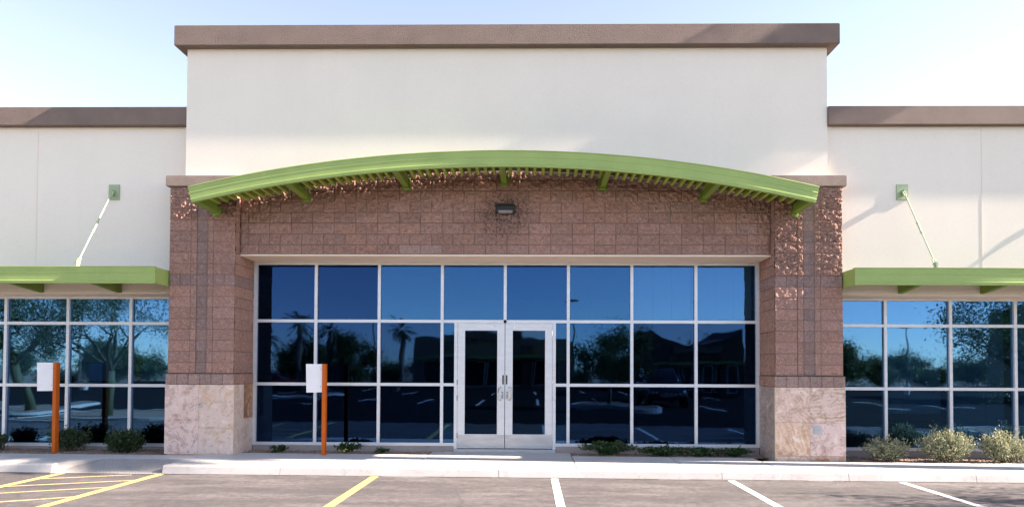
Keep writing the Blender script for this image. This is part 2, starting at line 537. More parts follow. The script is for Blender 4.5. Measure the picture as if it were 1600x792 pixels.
def block_panel(blocks, w, h, place, cell=0.009, joint=0.0046, stain=None, corner=()):
    """blocks: (x0,x1,z0,z1,colour,rough,recess); returns verts, quads, colours of a coursed block face with real relief.
    place(x, z, d) maps panel coordinates and depth outwards to the world."""
    xs = np.unique(np.concatenate([np.arange(0, w, cell), [w]]))
    zs = np.unique(np.concatenate([np.arange(0, h, cell), [h]]))
    X, Z = np.meshgrid(xs, zs)
    D = np.full(X.shape, -0.011, dtype=np.float32)
    C = np.empty(X.shape + (3,), dtype=np.float32)
    C[:] = (0.165, 0.098, 0.082)
    for (x0, x1, z0, z1, col, rough, rec) in blocks:
        i0, i1 = np.searchsorted(xs, [x0 - 1e-6, x1 + 1e-6])
        j0, j1 = np.searchsorted(zs, [z0 - 1e-6, z1 + 1e-6])
        if i1 <= i0 or j1 <= j0:
            continue
        x = X[j0:j1, i0:i1]
        z = Z[j0:j1, i0:i1]
        jl = 0.0 if (x0 <= 0.001 and 'l' in corner) else joint
        jr = 0.0 if (x1 >= w - 0.001 and 'r' in corner) else joint
        d = np.minimum(np.minimum(x - x0 - jl + (0.03 if jl == 0 else 0), x1 - jr - x + (0.03 if jr == 0 else 0)), np.minimum(z - z0 - joint * .75, z1 - joint * .75 - z))
        edge = np.clip(d / 0.016, 0, 1)
        ox, oz = random.random() * 200, random.random() * 200
        n = fbm(x * 20 + ox, z * 20 + oz, 5, 0.6)
        rid = np.abs(fbm(x * 9 + oz, z * 12 + ox, 3) - 0.5) * 2
        tx, tz = random.uniform(-.03, .03), random.uniform(-.02, .02)
        tq = n * 11
        fl_ = np.floor(tq)
        fr_ = np.clip((tq - fl_ - 0.5) / 0.5, 0, 1)
        rel = ((fl_ + fr_ * fr_ * (3 - 2 * fr_)) / 11 - 0.42) * 0.145 + rid * 0.02 + (x - (x0 + x1) / 2) * tx + (z - (z0 + z1) / 2) * tz * 2
        hgt = rough * rel * edge ** 0.7 - rec
        inside = d > 0
        D[j0:j1, i0:i1] = np.where(inside, hgt, -0.010 - rec)
        t = random.uniform(0.90, 1.08)
        hue = random.uniform(-0.03, 0.03)
        cc = np.array([col[0] * t * (1 + hue), col[1] * t, col[2] * t * (1 - hue)], dtype=np.float32)
        lum = (0.82 + 0.36 * n)[..., None]
        C[j0:j1, i0:i1] = np.where(inside[..., None], cc * lum, C[j0:j1, i0:i1])
    if stain is not None:
        C *= stain(X, Z)[..., None]
    P = place(X.ravel(), Z.ravel(), D.ravel())
    nx, nz = len(xs), len(zs)
    idx = np.arange(nx * nz).reshape(nz, nx)
    F = np.stack([idx[:-1, :-1].ravel(), idx[:-1, 1:].ravel(), idx[1:, 1:].ravel(), idx[1:, :-1].ravel()], 1)
    return P, F, C.reshape(-1, 3)


def join_np(parts):
    V, Fs, Cs = [], [], []
    o = 0
    for v, f, c in parts:
        V.append(v)
        Fs.append(f + o)
        Cs.append(c)
        o += len(v)
    return np.concatenate(V), np.concatenate(Fs), np.concatenate(Cs)


BR = (0.376, 0.220, 0.176)
BR2 = (0.350, 0.200, 0.155)
DK = (0.275, 0.182, 0.160)
CH = 0.2032

# ================================================================== BUILDING
bld = empty('retail_building', (UC, 0, 0))
tag(bld, 'long low cream retail building with tall central block, brick piers and green canopies', 'building')


def P(mb, name, mat, parent=bld, **k):
    o = part(mb, name, mat, parent, **k)
    return o


# --- central cream wall (prism with the shoulders that rest on the pier caps), roof and flanks
cw = MB()
cw.prism_y([(-6.02, 5.192), (-3.4, 5.192), (-3.4, 5.32), (3.4, 5.32), (3.4, 5.192), (6.02, 5.192), (6.02, 7.70), (-6.02, 7.70)], 0.2, 0.45)
for sx in (-1, 1):
    cw.box(sx * 6.02, sx * 5.8, 0.452, 14.0, 3.1, 7.70)
cw.box(-5.8, 5.8, 13.8, 14.0, 0, 7.70)
o = P(cw, 'wall', M['stucco'])
tag(o, 'tall blank cream stucco wall of the central block')
P(MB().box(-5.79, 5.79, 0.46, 13.79, 7.30, 7.42), 'roof', M['far_wall'])

# --- cornices: front run with returns
cn = MB()
cn.box(-6.20, 6.20, 0.04, 0.46, 7.645, 8.03)
for sx in (-1, 1):
    cn.box(sx * 6.20, sx * 5.8, 0.4605, 14.0, 7.645, 8.03)
P(cn, 'cornice', M['trim'], bevel=0.012)

# --- wings
for sx in (-1, 1):
    w = MB()
    WY = 0.45 if sx < 0 else 0.28            # the left wing sits further back
    dz = 0.062 if sx < 0 else 0.0
    w.box(sx * 6.022, sx * 24.0, WY, 0.60, 3.03, 6.36)
    w.box(sx * 12.42, sx * 24.0, WY, 0.60, -0.15, 3.028)
    w.box(sx * 23.7, sx * 24.0, 0.602, 14.0, -0.15, 6.30)
    w.box(sx * 6.03, sx * 23.7, 13.7, 14.0, -0.15, 6.30)
    o = P(w, 'wing_wall', M['stucco'])
    tag(o, 'lower cream stucco wing wall with a thin vertical joint')
    j = MB()                                  # control joint
    jx = 9.02 if sx < 0 else 8.905
    j.box(sx * jx, sx * (jx + .012), WY - .0035, WY - .001, 3.03, 6.17)
    adopt(j.build('control_joint', M['trim_tan']), o)
    o.children[0].parent = o
    c = MB()
    c.box(sx * 6.022, sx * 24.1, WY - .125, 0.60, 6.18 + dz, 6.53 + dz * 1.1)
    c.box(sx * 23.6, sx * 24.1, 0.602, 14.0, 6.18 + dz, 6.53 + dz * 1.1)
    P(c, 'wing_cornice', M['trim'], bevel=0.01)
    P(MB().box(sx * 6.03, sx * 23.59, 0.61, 13.69, 5.98, 6.08), 'wing_roof', M['far_wall'])

# --- brick wall over the entrance
WB, WT, WL = 3.757, 5.318, 4.962


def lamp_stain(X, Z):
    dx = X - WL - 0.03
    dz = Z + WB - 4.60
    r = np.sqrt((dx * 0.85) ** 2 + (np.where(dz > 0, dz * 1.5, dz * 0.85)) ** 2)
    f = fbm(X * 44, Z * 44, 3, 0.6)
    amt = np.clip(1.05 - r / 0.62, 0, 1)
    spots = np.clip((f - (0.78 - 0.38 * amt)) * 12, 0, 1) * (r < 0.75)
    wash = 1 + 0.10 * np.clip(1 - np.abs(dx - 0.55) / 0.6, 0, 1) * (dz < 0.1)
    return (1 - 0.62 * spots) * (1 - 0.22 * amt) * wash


blocks = []
z = -0.024
row = 0
while z < WT - WB:
    x = -0.2032 * (row % 2) - 0.06
    while x < 2 * WL:
        L = 0.4064
        if random.random() < 0.04:
            L = 0.2032
        col = BR if random.random() > 0.04 else (0.38, 0.23, 0.19)
        if row == 0 and -2.0 < x - WL < -1.2:
            col = (0.40, 0.265, 0.23)
        blocks.append((max(x, 0), min(x + L, 2 * WL), max(z, 0), min(z + CH, WT - WB), col, 0.60, 0.0))
        x += L
    z += CH
    row += 1
v, f, c = block_panel(blocks, 2 * WL, WT - WB, lambda x, z, d: np.stack([x - WL, 0.2 - d, z + WB], 1), cell=0.0095, stain=lamp_stain)
zc_, xc_ = v[f[:, 0], 2], v[f[:, 0], 0]
f = f[(zc_ < 5.183) | (np.abs(xc_ + .005) < 3.38)]
ob = adopt(np_mesh('brick_wall', v, f, M['block'], None, False, c), bld)
tag(ob, 'brown split-face block wall under the arched canopy')
bk = adopt(MB().box(-WL, WL, 0.232, 0.84, WB + 0.03, 5.18).build('wall_backing', M['far_dark']), ob)
# lintel soffit
sf = MB()
sf.prism_x([(0.19, WB - 0.032), (0.19, WB - 0.004), (0.83, WB - 0.004), (0.83, WB - 0.04)], -4.965, 4.965)
sf.box(-4.95, 4.95, 0.832, 0.90, 3.712, WB - 0.006)
P(sf, 'soffit', M['trim_tan'], bevel=0.003)

# --- piers
PB, PT = 1.515, 1.515 + 17 * CH


def pier_blocks(mirror, w):
    bl = []
    cols = [(0, 0.40, 1), (0.40, 0.51, 1), (0.51, 0.715, 0), (0.715, 0.825, 1), (0.825, 1.23, 1)]
    for k in range(17):
        z0, z1 = k * CH, (k + 1) * CH
        for ci, (a, b, s) in enumerate(cols):
            if mirror:
                a, b = w - b, w - a
            rough = 0.32 if k < 9 else (1.05 if mirror else (1.0 if k > 13 else 0.55))
            if s == 0:
                bl.append((a, b, z0, z1, DK, 0.16, 0.016))
            elif k == 8:
                if b - a > 0.3 and not (mirror and ci == 0):
                    m_ = (a + b) / 2
                    bl.append((a, m_, z0, z1, (0.305, 0.196, 0.175), 0.3, 0.003))
                    bl.append((m_, b, z0, z1, (0.305, 0.196, 0.175), 0.3, 0.003))
                else:
                    bl.append((a, b, z0, z1, (0.305, 0.196, 0.175), 0.3, 0.003))
            else:
                bl.append((a, b, z0, z1, BR if ci in (0, 4) else (0.375, 0.225, 0.18), rough, 0.0))
    return bl


def return_blocks(w):
    bl = []
    for k in range(17):
        z0, z1 = k * CH, (k + 1) * CH
        if k == 8:
            n = 4
            e = [w * i / n for i in range(n + 1)]
            for i in range(n):
                bl.append((e[i], e[i + 1], z0, z1, (0.305, 0.196, 0.175), 0.3, 0.003))
        else:
            m_ = w * (0.5 if k % 2 else 0.36)
            bl.append((0, m_, z0, z1, BR2, 0.35, 0))
            bl.append((m_, w, z0, z1, BR2, 0.35, 0))
    return bl


ST = {
    'L': [('stone_red_speckle', (0.68, 0.53, 0.48), (0.46, 0.28, 0.22), (0.26, 0.08, 0.04), 'blotch', 0.5, 1.7),
          ('stone_cream_cloud', (0.64, 0.51, 0.45), (0.60, 0.43, 0.30), (0.50, 0.30, 0.16), 'blotch', 0.9, 1.9)],
    'R': [('stone_swirl', (0.66, 0.51, 0.44), (0.48, 0.33, 0.25), (0.34, 0.19, 0.12), 'swirl', 0.5, 1.6),
          ('stone_bands', (0.66, 0.53, 0.47), (0.42, 0.27, 0.18), (0.28, 0.16, 0.12), 'bands', 0.06, 1.6),
          ('stone_gold_swirl', (0.66, 0.50, 0.40), (0.50, 0.32, 0.19), (0.50, 0.30, 0.15), 'swirl', 0.25, 1.5),
          ('stone_pink_cloud', (0.64, 0.51, 0.48), (0.48, 0.34, 0.31), (0.34, 0.20, 0.18), 'blotch', 1.2, 2.2)],
}
SM = {k: [stone_mat(*a) for a in v] for k, v in ST.items()}
SM['rust'] = stone_mat('stone_rust', (0.40, 0.22, 0.12), (0.30, 0.13, 0.06), (0.22, 0.09, 0.05), 'swirl', 1.3, 3)
SM['grey'] = stone_mat('stone_grey_swirl', (0.44, 0.36, 0.33), (0.33, 0.25, 0.22), (0.24, 0.15, 0.12), 'swirl', 1.3, 2.4)
SM['edge'] = stone_mat('stone_rust_strip', (0.52, 0.36, 0.28), (0.40, 0.18, 0.11), (0.30, 0.11, 0.07), 'blotch', 0.2, 6)

for sx in (-1, 1):
    key = 'L' if sx < 0 else 'R'
    w = 1.23
    x0 = -6.20 if sx < 0 else 4.97

    def front(x, z, d, x0=x0):
        return np.stack([x + x0, -d, z + PB], 1)

    xi = sx * 4.97

    def ret(x, z, d, xi=xi, sx=sx):
        return np.stack([xi - sx * d, x, z + PB], 1)

    a = block_panel(pier_blocks(sx > 0, w), w, PT - PB, front, cell=0.0068, corner=('r',) if sx < 0 else ('l',))
    b = block_panel(return_blocks(0.86), 0.86, PT - PB, ret, cell=0.011, corner=('l',))
    v, f, c = join_np([a, b])
    pier = adopt(np_mesh('pier', v, f, M['block'], None, False, c), bld)
    tag(pier, ('left' if sx < 0 else 'right') + ' brick entrance pier on a veined stone base')
    core = MB().box(sx * 6.19, sx * 4.995, 0.03, 0.86, -0.15, PT)
    adopt(core.build('pier_core', M['far_dark']), pier)
    cap = MB()
    cap.box(sx * 6.262, sx * 4.885, -0.062, 0.199, PT + 0.004, PT + 0.205)
    cap.box(sx * 6.262, sx * 6.03, 0.1995, 0.40, PT + 0.004, PT + 0.205)
    adopt(cap.build('pier_cap', M['cap'], bevel=0.014), pier)
    # soldier course of half blocks standing proud
    bd = []
    n = 6
    for k in range(n):
        bd.append((1.275 * k / n, 1.275 * (k + 1) / n, 0, 0.2, (0.33, 0.225, 0.195), 0.25, 0))
    va = block_panel(bd, 1.275, 0.2, lambda x, z, d, s0=(-6.225 if sx < 0 else 4.95): np.stack([x + s0, -0.028 - d, z + 1.313], 1), corner=('r',) if sx < 0 else ('l',))
    br = [(0, .25, 0, .2, BR2, .3, 0), (.25, .46, 0, .2, BR2, .3, 0), (.46, .67, 0, .2, BR2, .3, 0), (.67, .88, 0, .2, BR2, .3, 0)]
    vb = block_panel(br, 0.88, 0.2, lambda x, z, d, xi=sx * 4.95, sx=sx: np.stack([xi - sx * d, x - 0.028, z + 1.313], 1), corner=('l',))
    tp = MB().box(sx * 6.225, sx * 4.95, -0.028, 0.05, 1.5095, 1.5125)
    v, f, c = join_np([va, vb])
    band = adopt(np_mesh('block_band', v, f, M['block'], None, False, c), pier)
    adopt(tp.build('band_top', M['far_dark']), pier)
    # stone slabs
    mats = SM[key]
    xa, xm, xb = sx * 6.225, sx * (5.60 if sx < 0 else 5.58), sx * 4.955
    g = 0.0015

    def slab(xA, xB, z0, z1, m, y0=-0.03):
        s = MB().box(xA, xB, y0, 0.0, z0 + g, z1 - g)
        o = s.build('stone_slab', m, bevel=0.002, seg=1)
        return adopt(o, pier)
    if sx < 0:
        slab(xa, xm - g, 0.66, 1.311, mats[0])
        slab(xa, xm - g, 0.035, 0.66, mats[0], -0.0305)
        slab(xm + g, xb, 0.52, 1.311, mats[1])
        slab(xm + g, xb, 0.035, 0.52, mats[1], -0.0303)
        slab(xa + .04, xm - .1, -0.1, 0.035, SM['edge'], -0.022)
        slab(xm - .09, xb, -0.1, 0.035, mats[1], -0.022)
    else:
        slab(xb, xm - g, 0.67, 1.311, mats[0])
        slab(xm + g, xa, 0.66, 1.311, mats[1])
        slab(xb, xm - g, 0.065, 0.67, mats[2], -0.0305)
        slab(xm + g, xa, 0.065, 0.66, mats[3], -0.0303)
        slab(xb, xm - g, -0.1, 0.065, mats[0], -0.026)
        slab(xm + g, xa, -0.1, 0.065, SM['edge'], -0.026)
    yy = (0.002, 0.43, 0.86)
    for (ya, yb, za, zb, m) in ((yy[0], yy[1], -0.1, 1.311, mats[1] if sx < 0 else SM['grey']), (yy[1], yy[2], 0.66, 1.311, SM['rust'] if sx < 0 else SM['grey']), (yy[1], yy[2], -0.1, 0.66, mats[1] if sx < 0 else SM['grey'])):
        s = MB().box(xb, sx * 5.0, ya + g, yb - g, za + g, zb - g)
        adopt(s.build('stone_slab', m, bevel=0.002, seg=1), pier)
    ck = MB().box(sx * 4.949, sx * 4.9545, -0.031, 0.0005, 0.0, 1.311)
    adopt(ck.build('corner_joint', M['caulk']), pier)
    if sx > 0:
        oc = MB().box(5.63, 5.79, -0.042, -0.0285, 0.46, 0.61)
        oc.box(5.66, 5.76, -0.05, -0.042, 0.485, 0.585)
        oc.box(5.70, 5.75, -0.056, -0.05, 0.52, 0.55)
        adopt(oc.build('outlet_cover', M['plate'] if False else M['kick'], bevel=0.004), pier)
    else:
        hb = MB().tube([(-5.56, -0.028, 0.93), (-5.56, -0.06, 0.935)], 0.024, 10)
        hb.tube([(-5.56, -0.06, 0.935), (-5.56, -0.075, 0.90)], 0.018, 8)
        hb.tube([(-5.585, -0.066, 0.955), (-5.535, -0.066, 0.965)], 0.008, 6)
        adopt(hb.build('hose_tap', M['steel'], smooth=True), pier)

# --- storefront windows
FY = 0.86


def window(xs, zs, skip, zb, name, glass, parent=bld, fy=FY, fw=0.058, blinds=()):
    """aluminium frame grid: xs vertical lines, zs horizontal lines; skip = cells without pane"""
    fr = MB()
    d0, d1 = fy, fy + 0.11
    h = fw / 2
    return fr, d0, d1, h


def grid_window(x_edges, z_edges, glass, fy=FY, fw=0.058, seed=1, mats=None):
    rnd = random.Random(seed)
    fr = MB()
    h = fw / 2
    nx, nz = len(x_edges) - 1, len(z_edges) - 1
    for i, x in enumerate(x_edges):
        fr.box(x - h, x + h, fy, fy + 0.11, z_edges[0] - h, z_edges[-1] + h)
    for k, z in enumerate(z_edges):
        for i in range(nx):
            fr.box(x_edges[i] + h, x_edges[i + 1] - h, fy + 0.003, fy + 0.107, z - h, z + h)
    o = P(fr, 'window_frame', M['alu'], bevel=0.0)
    for i in range(nx):
        for k in range(nz):
            pane(o, x_edges[i] + h, x_edges[i + 1] - h, z_edges[k] + h, z_edges[k + 1] - h, glass, fy + 0.05, rnd)
    return o


def pane(parent, x0, x1, z0, z1, m, y, rnd):
    cx, cz = (x0 + x1) / 2, (z0 + z1) / 2
    e = 0.004
    g = MB().box(x0 - cx - e, x1 - cx + e, -0.003, 0.003, z0 - cz - e, z1 - cz + e)
    p = g.build('pane', m)
    p.location = (cx, y, cz)
    p.rotation_euler = (R(rnd.uniform(-.24, .24)), 0, R(rnd.uniform(-.24, .24)))
    p.parent = parent
    return p


# centre storefront: frame as one part with sidelights, panes as sub-parts
H = 0.029
rnd = random.Random(3)
XM = [-4.93, -3.73, -2.48, -1.238, 0.0, 1.238, 2.48, 3.73, 4.93]
Z0, Z1, Z2, Z3 = 0.145, 1.31, 2.55, 3.685
fr = MB()
for x in XM:
    lo = 2.55 + H if abs(x) < 0.1 else Z0 - H
    hh = H if abs(x) < 4.9 else 0.036
    fr.box(x - hh, x + hh, FY, FY + 0.115, lo, Z3 + H)
cells = [(XM[i], XM[i + 1]) for i in range(8)]
for (a, b) in cells:
    for z in (Z2, Z3):
        fr.box(a + H, b - H, FY + 0.003, FY + 0.11, z - H, z + H)
    if b < -1.2 or a > 1.2:
        for z in (Z0, Z1):
            fr.box(a + H, b - H, FY + 0.003, FY + 0.11, z - H, z + H)
for s in (-1, 1):      # door jambs and sidelight rails
    fr.box(s * 0.935, s * 0.995, FY, FY + 0.115, 0.06, Z2 - H)
    for z in (Z0, Z1):
        fr.box(s * 0.995, s * (1.238 - H), FY + 0.003, FY + 0.11, z - H, z + H)
win = P(fr, 'window', M['alu'])
tag(win, 'tall silver framed storefront window around the doors')
TOPG = ['glass_refl_dim', 'glass_refl_dim', 'glass_refl_mid', 'glass_refl_mid', 'glass', 'glass_refl_mid', 'glass_refl_bright', 'glass_refl_bright']
LOWG = ['glass_refl_dim', 'glass_refl_dim', 'glass_refl_dim', 'glass', 'glass', 'glass', 'glass_refl_dim', 'glass_refl_dim']
for ci, (a, b) in enumerate(cells):
    pane(win, a + H, b - H, Z2 + H, Z3 - H, M[TOPG[ci]], FY + 0.05, rnd)
    if b < -1.2 or a > 1.2:
        pane(win, a + H, b - H, Z1 + H, Z2 - H, M[LOWG[ci]], FY + 0.05, rnd)
        pane(win, a + H, b - H, Z0 + H, Z1 - H, M['glass_refl_dim'], FY + 0.05, rnd)
for s in (-1, 1):
    a, b = sorted((s * 0.995, s * (1.238 - H)))
    pane(win, a, b, Z1 + H, Z2 - H, M['glass'], FY + 0.05, rnd)
    pane(win, a, b, Z0 + H, Z1 - H, M['glass'], FY + 0.05, rnd)

# doors: leaf frames with stiles, pane, pull, lock, kick plate, hinges
for s in (-1, 1):
    d = MB()
    x0, x1 = s * 0.006, s * 0.931
    zb, zt = 0.075, 2.508
    st = 0.145
    y0, y1 = FY + 0.012, FY + 0.06
    d.box(x0, x0 + s * st, y0, y1, zb, zt)
    d.box(x1 - s * st, x1, y0, y1, zb, zt)
    d.box(x0 + s * st, x1 - s * st, y0 + .001, y1 - .001, zt - 0.135, zt)
    d.box(x0 + s * st, x1 - s * st, y0 + .001, y1 - .001, zb, zb + 0.27)
    dr = P(d, 'door', M['alu'])
    a, b = sorted((x0 + s * st, x1 - s * st))
    pane(dr, a, b, zb + 0.27, zt - 0.135, M['glass_clear'], FY + 0.035, rnd)
    adopt(MB().box(x0 + s * .004, x1 - s * .004, y0 - 0.003, y0 - 0.0005, zb + .012, zb + 0.262).build('kick_plate', M['kick']), dr)
    hx = x0 + s * 0.075
    hd = MB().tube([(hx, y0, 1.26), (hx, y0 - .05, 1.26), (hx + s * .035, y0 - .06, 1.245), (hx + s * .035, y0 - .06, 1.03), (hx, y0 - .05, 1.015), (hx, y0, 1.015)], 0.0115, 8)
    adopt(hd.build('handle', M['steel'], smooth=True), dr)
    lk = MB().tube([(x0 + s * .04, y0, 1.16), (x0 + s * .04, y0 - .012, 1.16)], 0.022, 12)
    lk.box(x0 + s * .02, x0 + s * .06, y0 - .006, y0, 1.04, 1.13)
    adopt(lk.build('lock', M['steel']), dr)
    nt_ = MB().box(x0 + s * .014, x0 + s * .044, y0 - .004, y0 - .0005, 1.32, 1.50)
    adopt(nt_.build('notice_sticker', M['black']), dr)
    for hz in (0.32, 1.05, 1.36, 2.32):
        hg = MB().tube([(s * 0.933, y0 - .008, hz - .05), (s * 0.933, y0 - .008, hz + .05)], 0.012, 8)
        adopt(hg.build('hinge', M['steel']), dr)
    adopt(MB().box(x0 + s * .17, x0 + s * .19, y0 - .006, y0, 2.44, 2.475).build('door_stud', M['steel']), dr)
P(MB().box(-0.93, 0.93, FY, FY + .1, 2.511, 2.55 - H - .001), 'door_head', M['alu'])
P(MB().box(-0.99, 0.99, FY - .05, FY + .12, 0.0, 0.06), 'threshold', M['kick'])

# low wall under the windows
for a_, b_ in ((-4.95, -0.997), (0.997, 4.95)):
    P(MB().box(a_, b_, FY + .01, FY + .1, -0.15, Z0 - H - .001), 'sill_wall', M['stem'])

# wing windows
WX = [6.20, 7.37, 8.62, 9.86, 11.10, 12.34]
for sx in (-1, 1):
    xe = sorted(sx * x for x in WX)
    o = grid_window(xe, [0.105, 1.268, 2.485, 2.995], M['glass_wing'], fy=0.80, seed=5 + sx)
    o.name = 'window'
    tag(o, 'silver framed wing window beneath the flat canopy')
    P(MB().box(sx * 6.2, sx * 12.4, 0.812, 0.9, -0.15, 0.105 - .03), 'sill_wall', M['stem'])
    hd = MB().box(sx * 6.202, sx * 12.41, 0.601, 0.93, 3.026, 3.2)
    P(hd, 'window_head', M['trim_tan'])

# interior shell
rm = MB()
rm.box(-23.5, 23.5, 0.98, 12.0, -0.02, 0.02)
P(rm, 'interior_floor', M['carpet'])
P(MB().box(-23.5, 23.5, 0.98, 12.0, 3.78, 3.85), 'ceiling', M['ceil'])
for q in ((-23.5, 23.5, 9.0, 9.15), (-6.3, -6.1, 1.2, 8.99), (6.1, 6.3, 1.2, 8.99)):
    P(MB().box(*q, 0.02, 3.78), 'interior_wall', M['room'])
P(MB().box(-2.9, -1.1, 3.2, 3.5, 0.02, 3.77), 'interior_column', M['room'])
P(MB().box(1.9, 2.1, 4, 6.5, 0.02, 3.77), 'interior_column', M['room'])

# blinds inside (things)


def blind(x0, x1, z0, z1, label, y=1.03):
    b = MB()
    n = max(1, int(round((x1 - x0) / 0.42)))
    for k in range(n):
        a, c = x0 + (x1 - x0) * k / n, x0 + (x1 - x0) * (k + 1) / n
        b.box(U(a) + .003, U(c) - .003, y, y + .004, z0, z1)
    b.box(U(x0), U(x1), y - .02, y + .04, z1, z1 + .05)
    return tag(b.build('window_blind', M['blind']), label, 'blind', 'blinds behind the tinted glass')


blind(2.55, 3.66, 2.62, 3.62, 'pale blind behind the upper right storefront pane, second from the pier')
blind(3.80, 4.86, 2.62, 3.62, 'pale blind behind the upper storefront pane next to the right pier')
blind(6.32, 7.30, 2.55, 2.94, 'short blind in the right wing top pane touching the pier')
blind(7.45, 8.55, 0.78, 2.94, 'half lowered blind in the right wing behind the leftmost bush')
blind(8.70, 9.78, 0.15, 2.94, 'full length blind in the right wing behind the widest bush')
blind(9.94, 11.02, 0.15, 2.94, 'full length blind in the right wing at the right picture edge')
blind(-8.54, -7.44, 1.35, 2.94, 'half lowered blind in the left wing pane nearest the orange post')
blind(-7.28, -6.35, 1.35, 2.94, 'half lowered blind in the left wing pane touching the pier')
blind(-9.78, -8.68, 1.35, 2.94, 'half lowered blind in the left wing pane behind the white board')

# --- wall lamp
lp = MB()
lp.prism_x([(0.212, 4.515), (0.09, 4.52), (0.04, 4.56), (0.02, 4.60), (0.035, 4.645), (0.08, 4.685), (0.14, 4.70), (0.212, 4.70)], -0.15, 0.21)
lamp = P(lp, 'wall_lamp', M['bronze'], bevel=0.035, seg=3)
ln = MB().prism_x([(0.10, 4.514), (0.036, 4.552), (0.05, 4.522), (0.085, 4.503)], -0.10, 0.16)
adopt(ln.build('lamp_lens', M['lens']), lamp)
adopt(MB().box(-.12, .18, 0.014, 0.026, 4.588, 4.602).build('lamp_rib', M['black']), lamp)

# --- central arched canopy
RA = 23.78
ZC = 5.371 - RA
A_END = math.asin(5.42 / RA)


def arc(r, a, y):
    return (r * math.sin(a), y, ZC + r * math.cos(a))


def sweep(mb, prof, a0, a1, n):
    """closed profile of (r, y) swept along the arc"""
    k = len(prof)
    vs = []
    for i in range(n + 1):
        a = a0 + (a1 - a0) * i / n
        vs += [arc(r, a, y) for r, y in prof]
    fs = []
    for i in range(n):
        for j in range(k):
            fs.append((i * k + j, i * k + (j + 1) % k, (i + 1) * k + (j + 1) % k, (i + 1) * k + j))
    fs.append(tuple(range(k)))
    fs.append(tuple(n * k + j for j in range(k)))
    return mb.add(vs, fs)


fa = MB()
prof = [(RA, -0.84), (RA, -0.912), (RA - 0.012, -0.915), (RA - 0.024, -0.904), (RA - 0.10, -0.900), (RA - 0.108, -0.905), (RA - 0.120, -0.905), (RA - 0.128, -0.900),
        (RA - 0.215, -0.900), (RA - 0.223, -0.908), (RA - 0.245, -0.908), (RA - 0.252, -0.902), (RA - 0.28, -0.902), (RA - 0.28, -0.84), (RA - 0.268, -0.84), (RA - 0.268, -0.885), (RA - 0.012, -0.885), (RA - 0.012, -0.84)]
sweep(fa, prof, -A_END, A_END, 96)
canopy = P(fa, 'canopy', M['green'])
tag(canopy, 'wide arched green metal canopy over the entrance')
dk = MB()


RIBS = []


def deck(mb, a0, a1, y0, y1, rc):
    pitch = 0.152 / RA
    n = int(round((a1 - a0) / pitch))
    da = (a1 - a0) / n
    pts = []
    for i in range(n):
        b = a0 + i * da
        for fq, dr in ((0.0, 0.0), (0.62, 0.0), (0.64, -0.072), (0.98, -0.072)):
            pts.append((b + fq * da, dr))
    pts.append((a1, 0.0))
    vs = []
    for (a, dr) in pts:
        for (y, t) in ((y0, 0), (y1, 0), (y1, .008), (y0, .008)):
            vs.append(arc(rc + dr + t, a, y))
    fs = []
    o0 = len(mb.f)
    for i in range(len(pts) - 1):
        for j in range(4):
            if i % 4 != 0:
                RIBS.append(o0 + len(fs))
            fs.append((i * 4 + j, i * 4 + (j + 1) % 4, (i + 1) * 4 + (j + 1) % 4, (i + 1) * 4 + j))
    fs += [(0, 1, 2, 3), tuple(len(vs) - 4 + j for j in range(4))]
    mb.add(vs, fs)


aw = math.asin(4.945 / RA)
deck(dk, -aw, aw, -0.883, 0.162, RA - 0.056)
deck(dk, -A_END, -aw - .0005, -0.883, -0.022, RA - 0.056)
deck(dk, aw + .0005, A_END, -0.883, -0.022, RA - 0.056)
dko = adopt(dk.build('canopy_deck', M['green_deck_shaded']), canopy)
dko.data.materials.append(M['green_rib_lit'])
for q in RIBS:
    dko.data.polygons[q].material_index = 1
for u in (-5.375, -3.765, -1.86, 0.0, 1.86, 3.765, 5.375):
    a = math.asin(u / RA)
    yb = 0.19 if abs(u) < 5 else -0.008
    b = MB()

    def radial_box(dx0, dx1, y0, y1, r0, r1, ya=None):
        ca, sa = math.cos(a), math.sin(a)
        vs = []
        for (r, dx, y) in ((r0, dx0, y0), (r0, dx1, y0), (r0, dx1, y1), (r0, dx0, y1), (r1, dx0, y0), (r1, dx1, y0), (r1, dx1, y1), (r1, dx0, y1)):
            vs.append((r * sa + dx * ca, y, ZC + r * ca - dx * sa))
        b.add(vs, [(0, 3, 2, 1), (4, 5, 6, 7), (0, 1, 5, 4), (1, 2, 6, 5), (2, 3, 7, 6), (3, 0, 4, 7)])
    radial_box(-.044, .044, -0.882, yb - .02, RA - 0.266, RA - 0.108)
    radial_box(-.05, .05, -0.839, yb - .02, RA - 0.288, RA - 0.2665)
    radial_box(-.085, .085, yb - .02, yb, RA - 0.345, RA - 0.12)
    radial_box(-.05, .05, yb - .07, yb - .021, RA - 0.335, RA - 0.2885)
    adopt(b.build('bracket', M['green_arm_shaded'], bevel=0.003, seg=1), canopy)

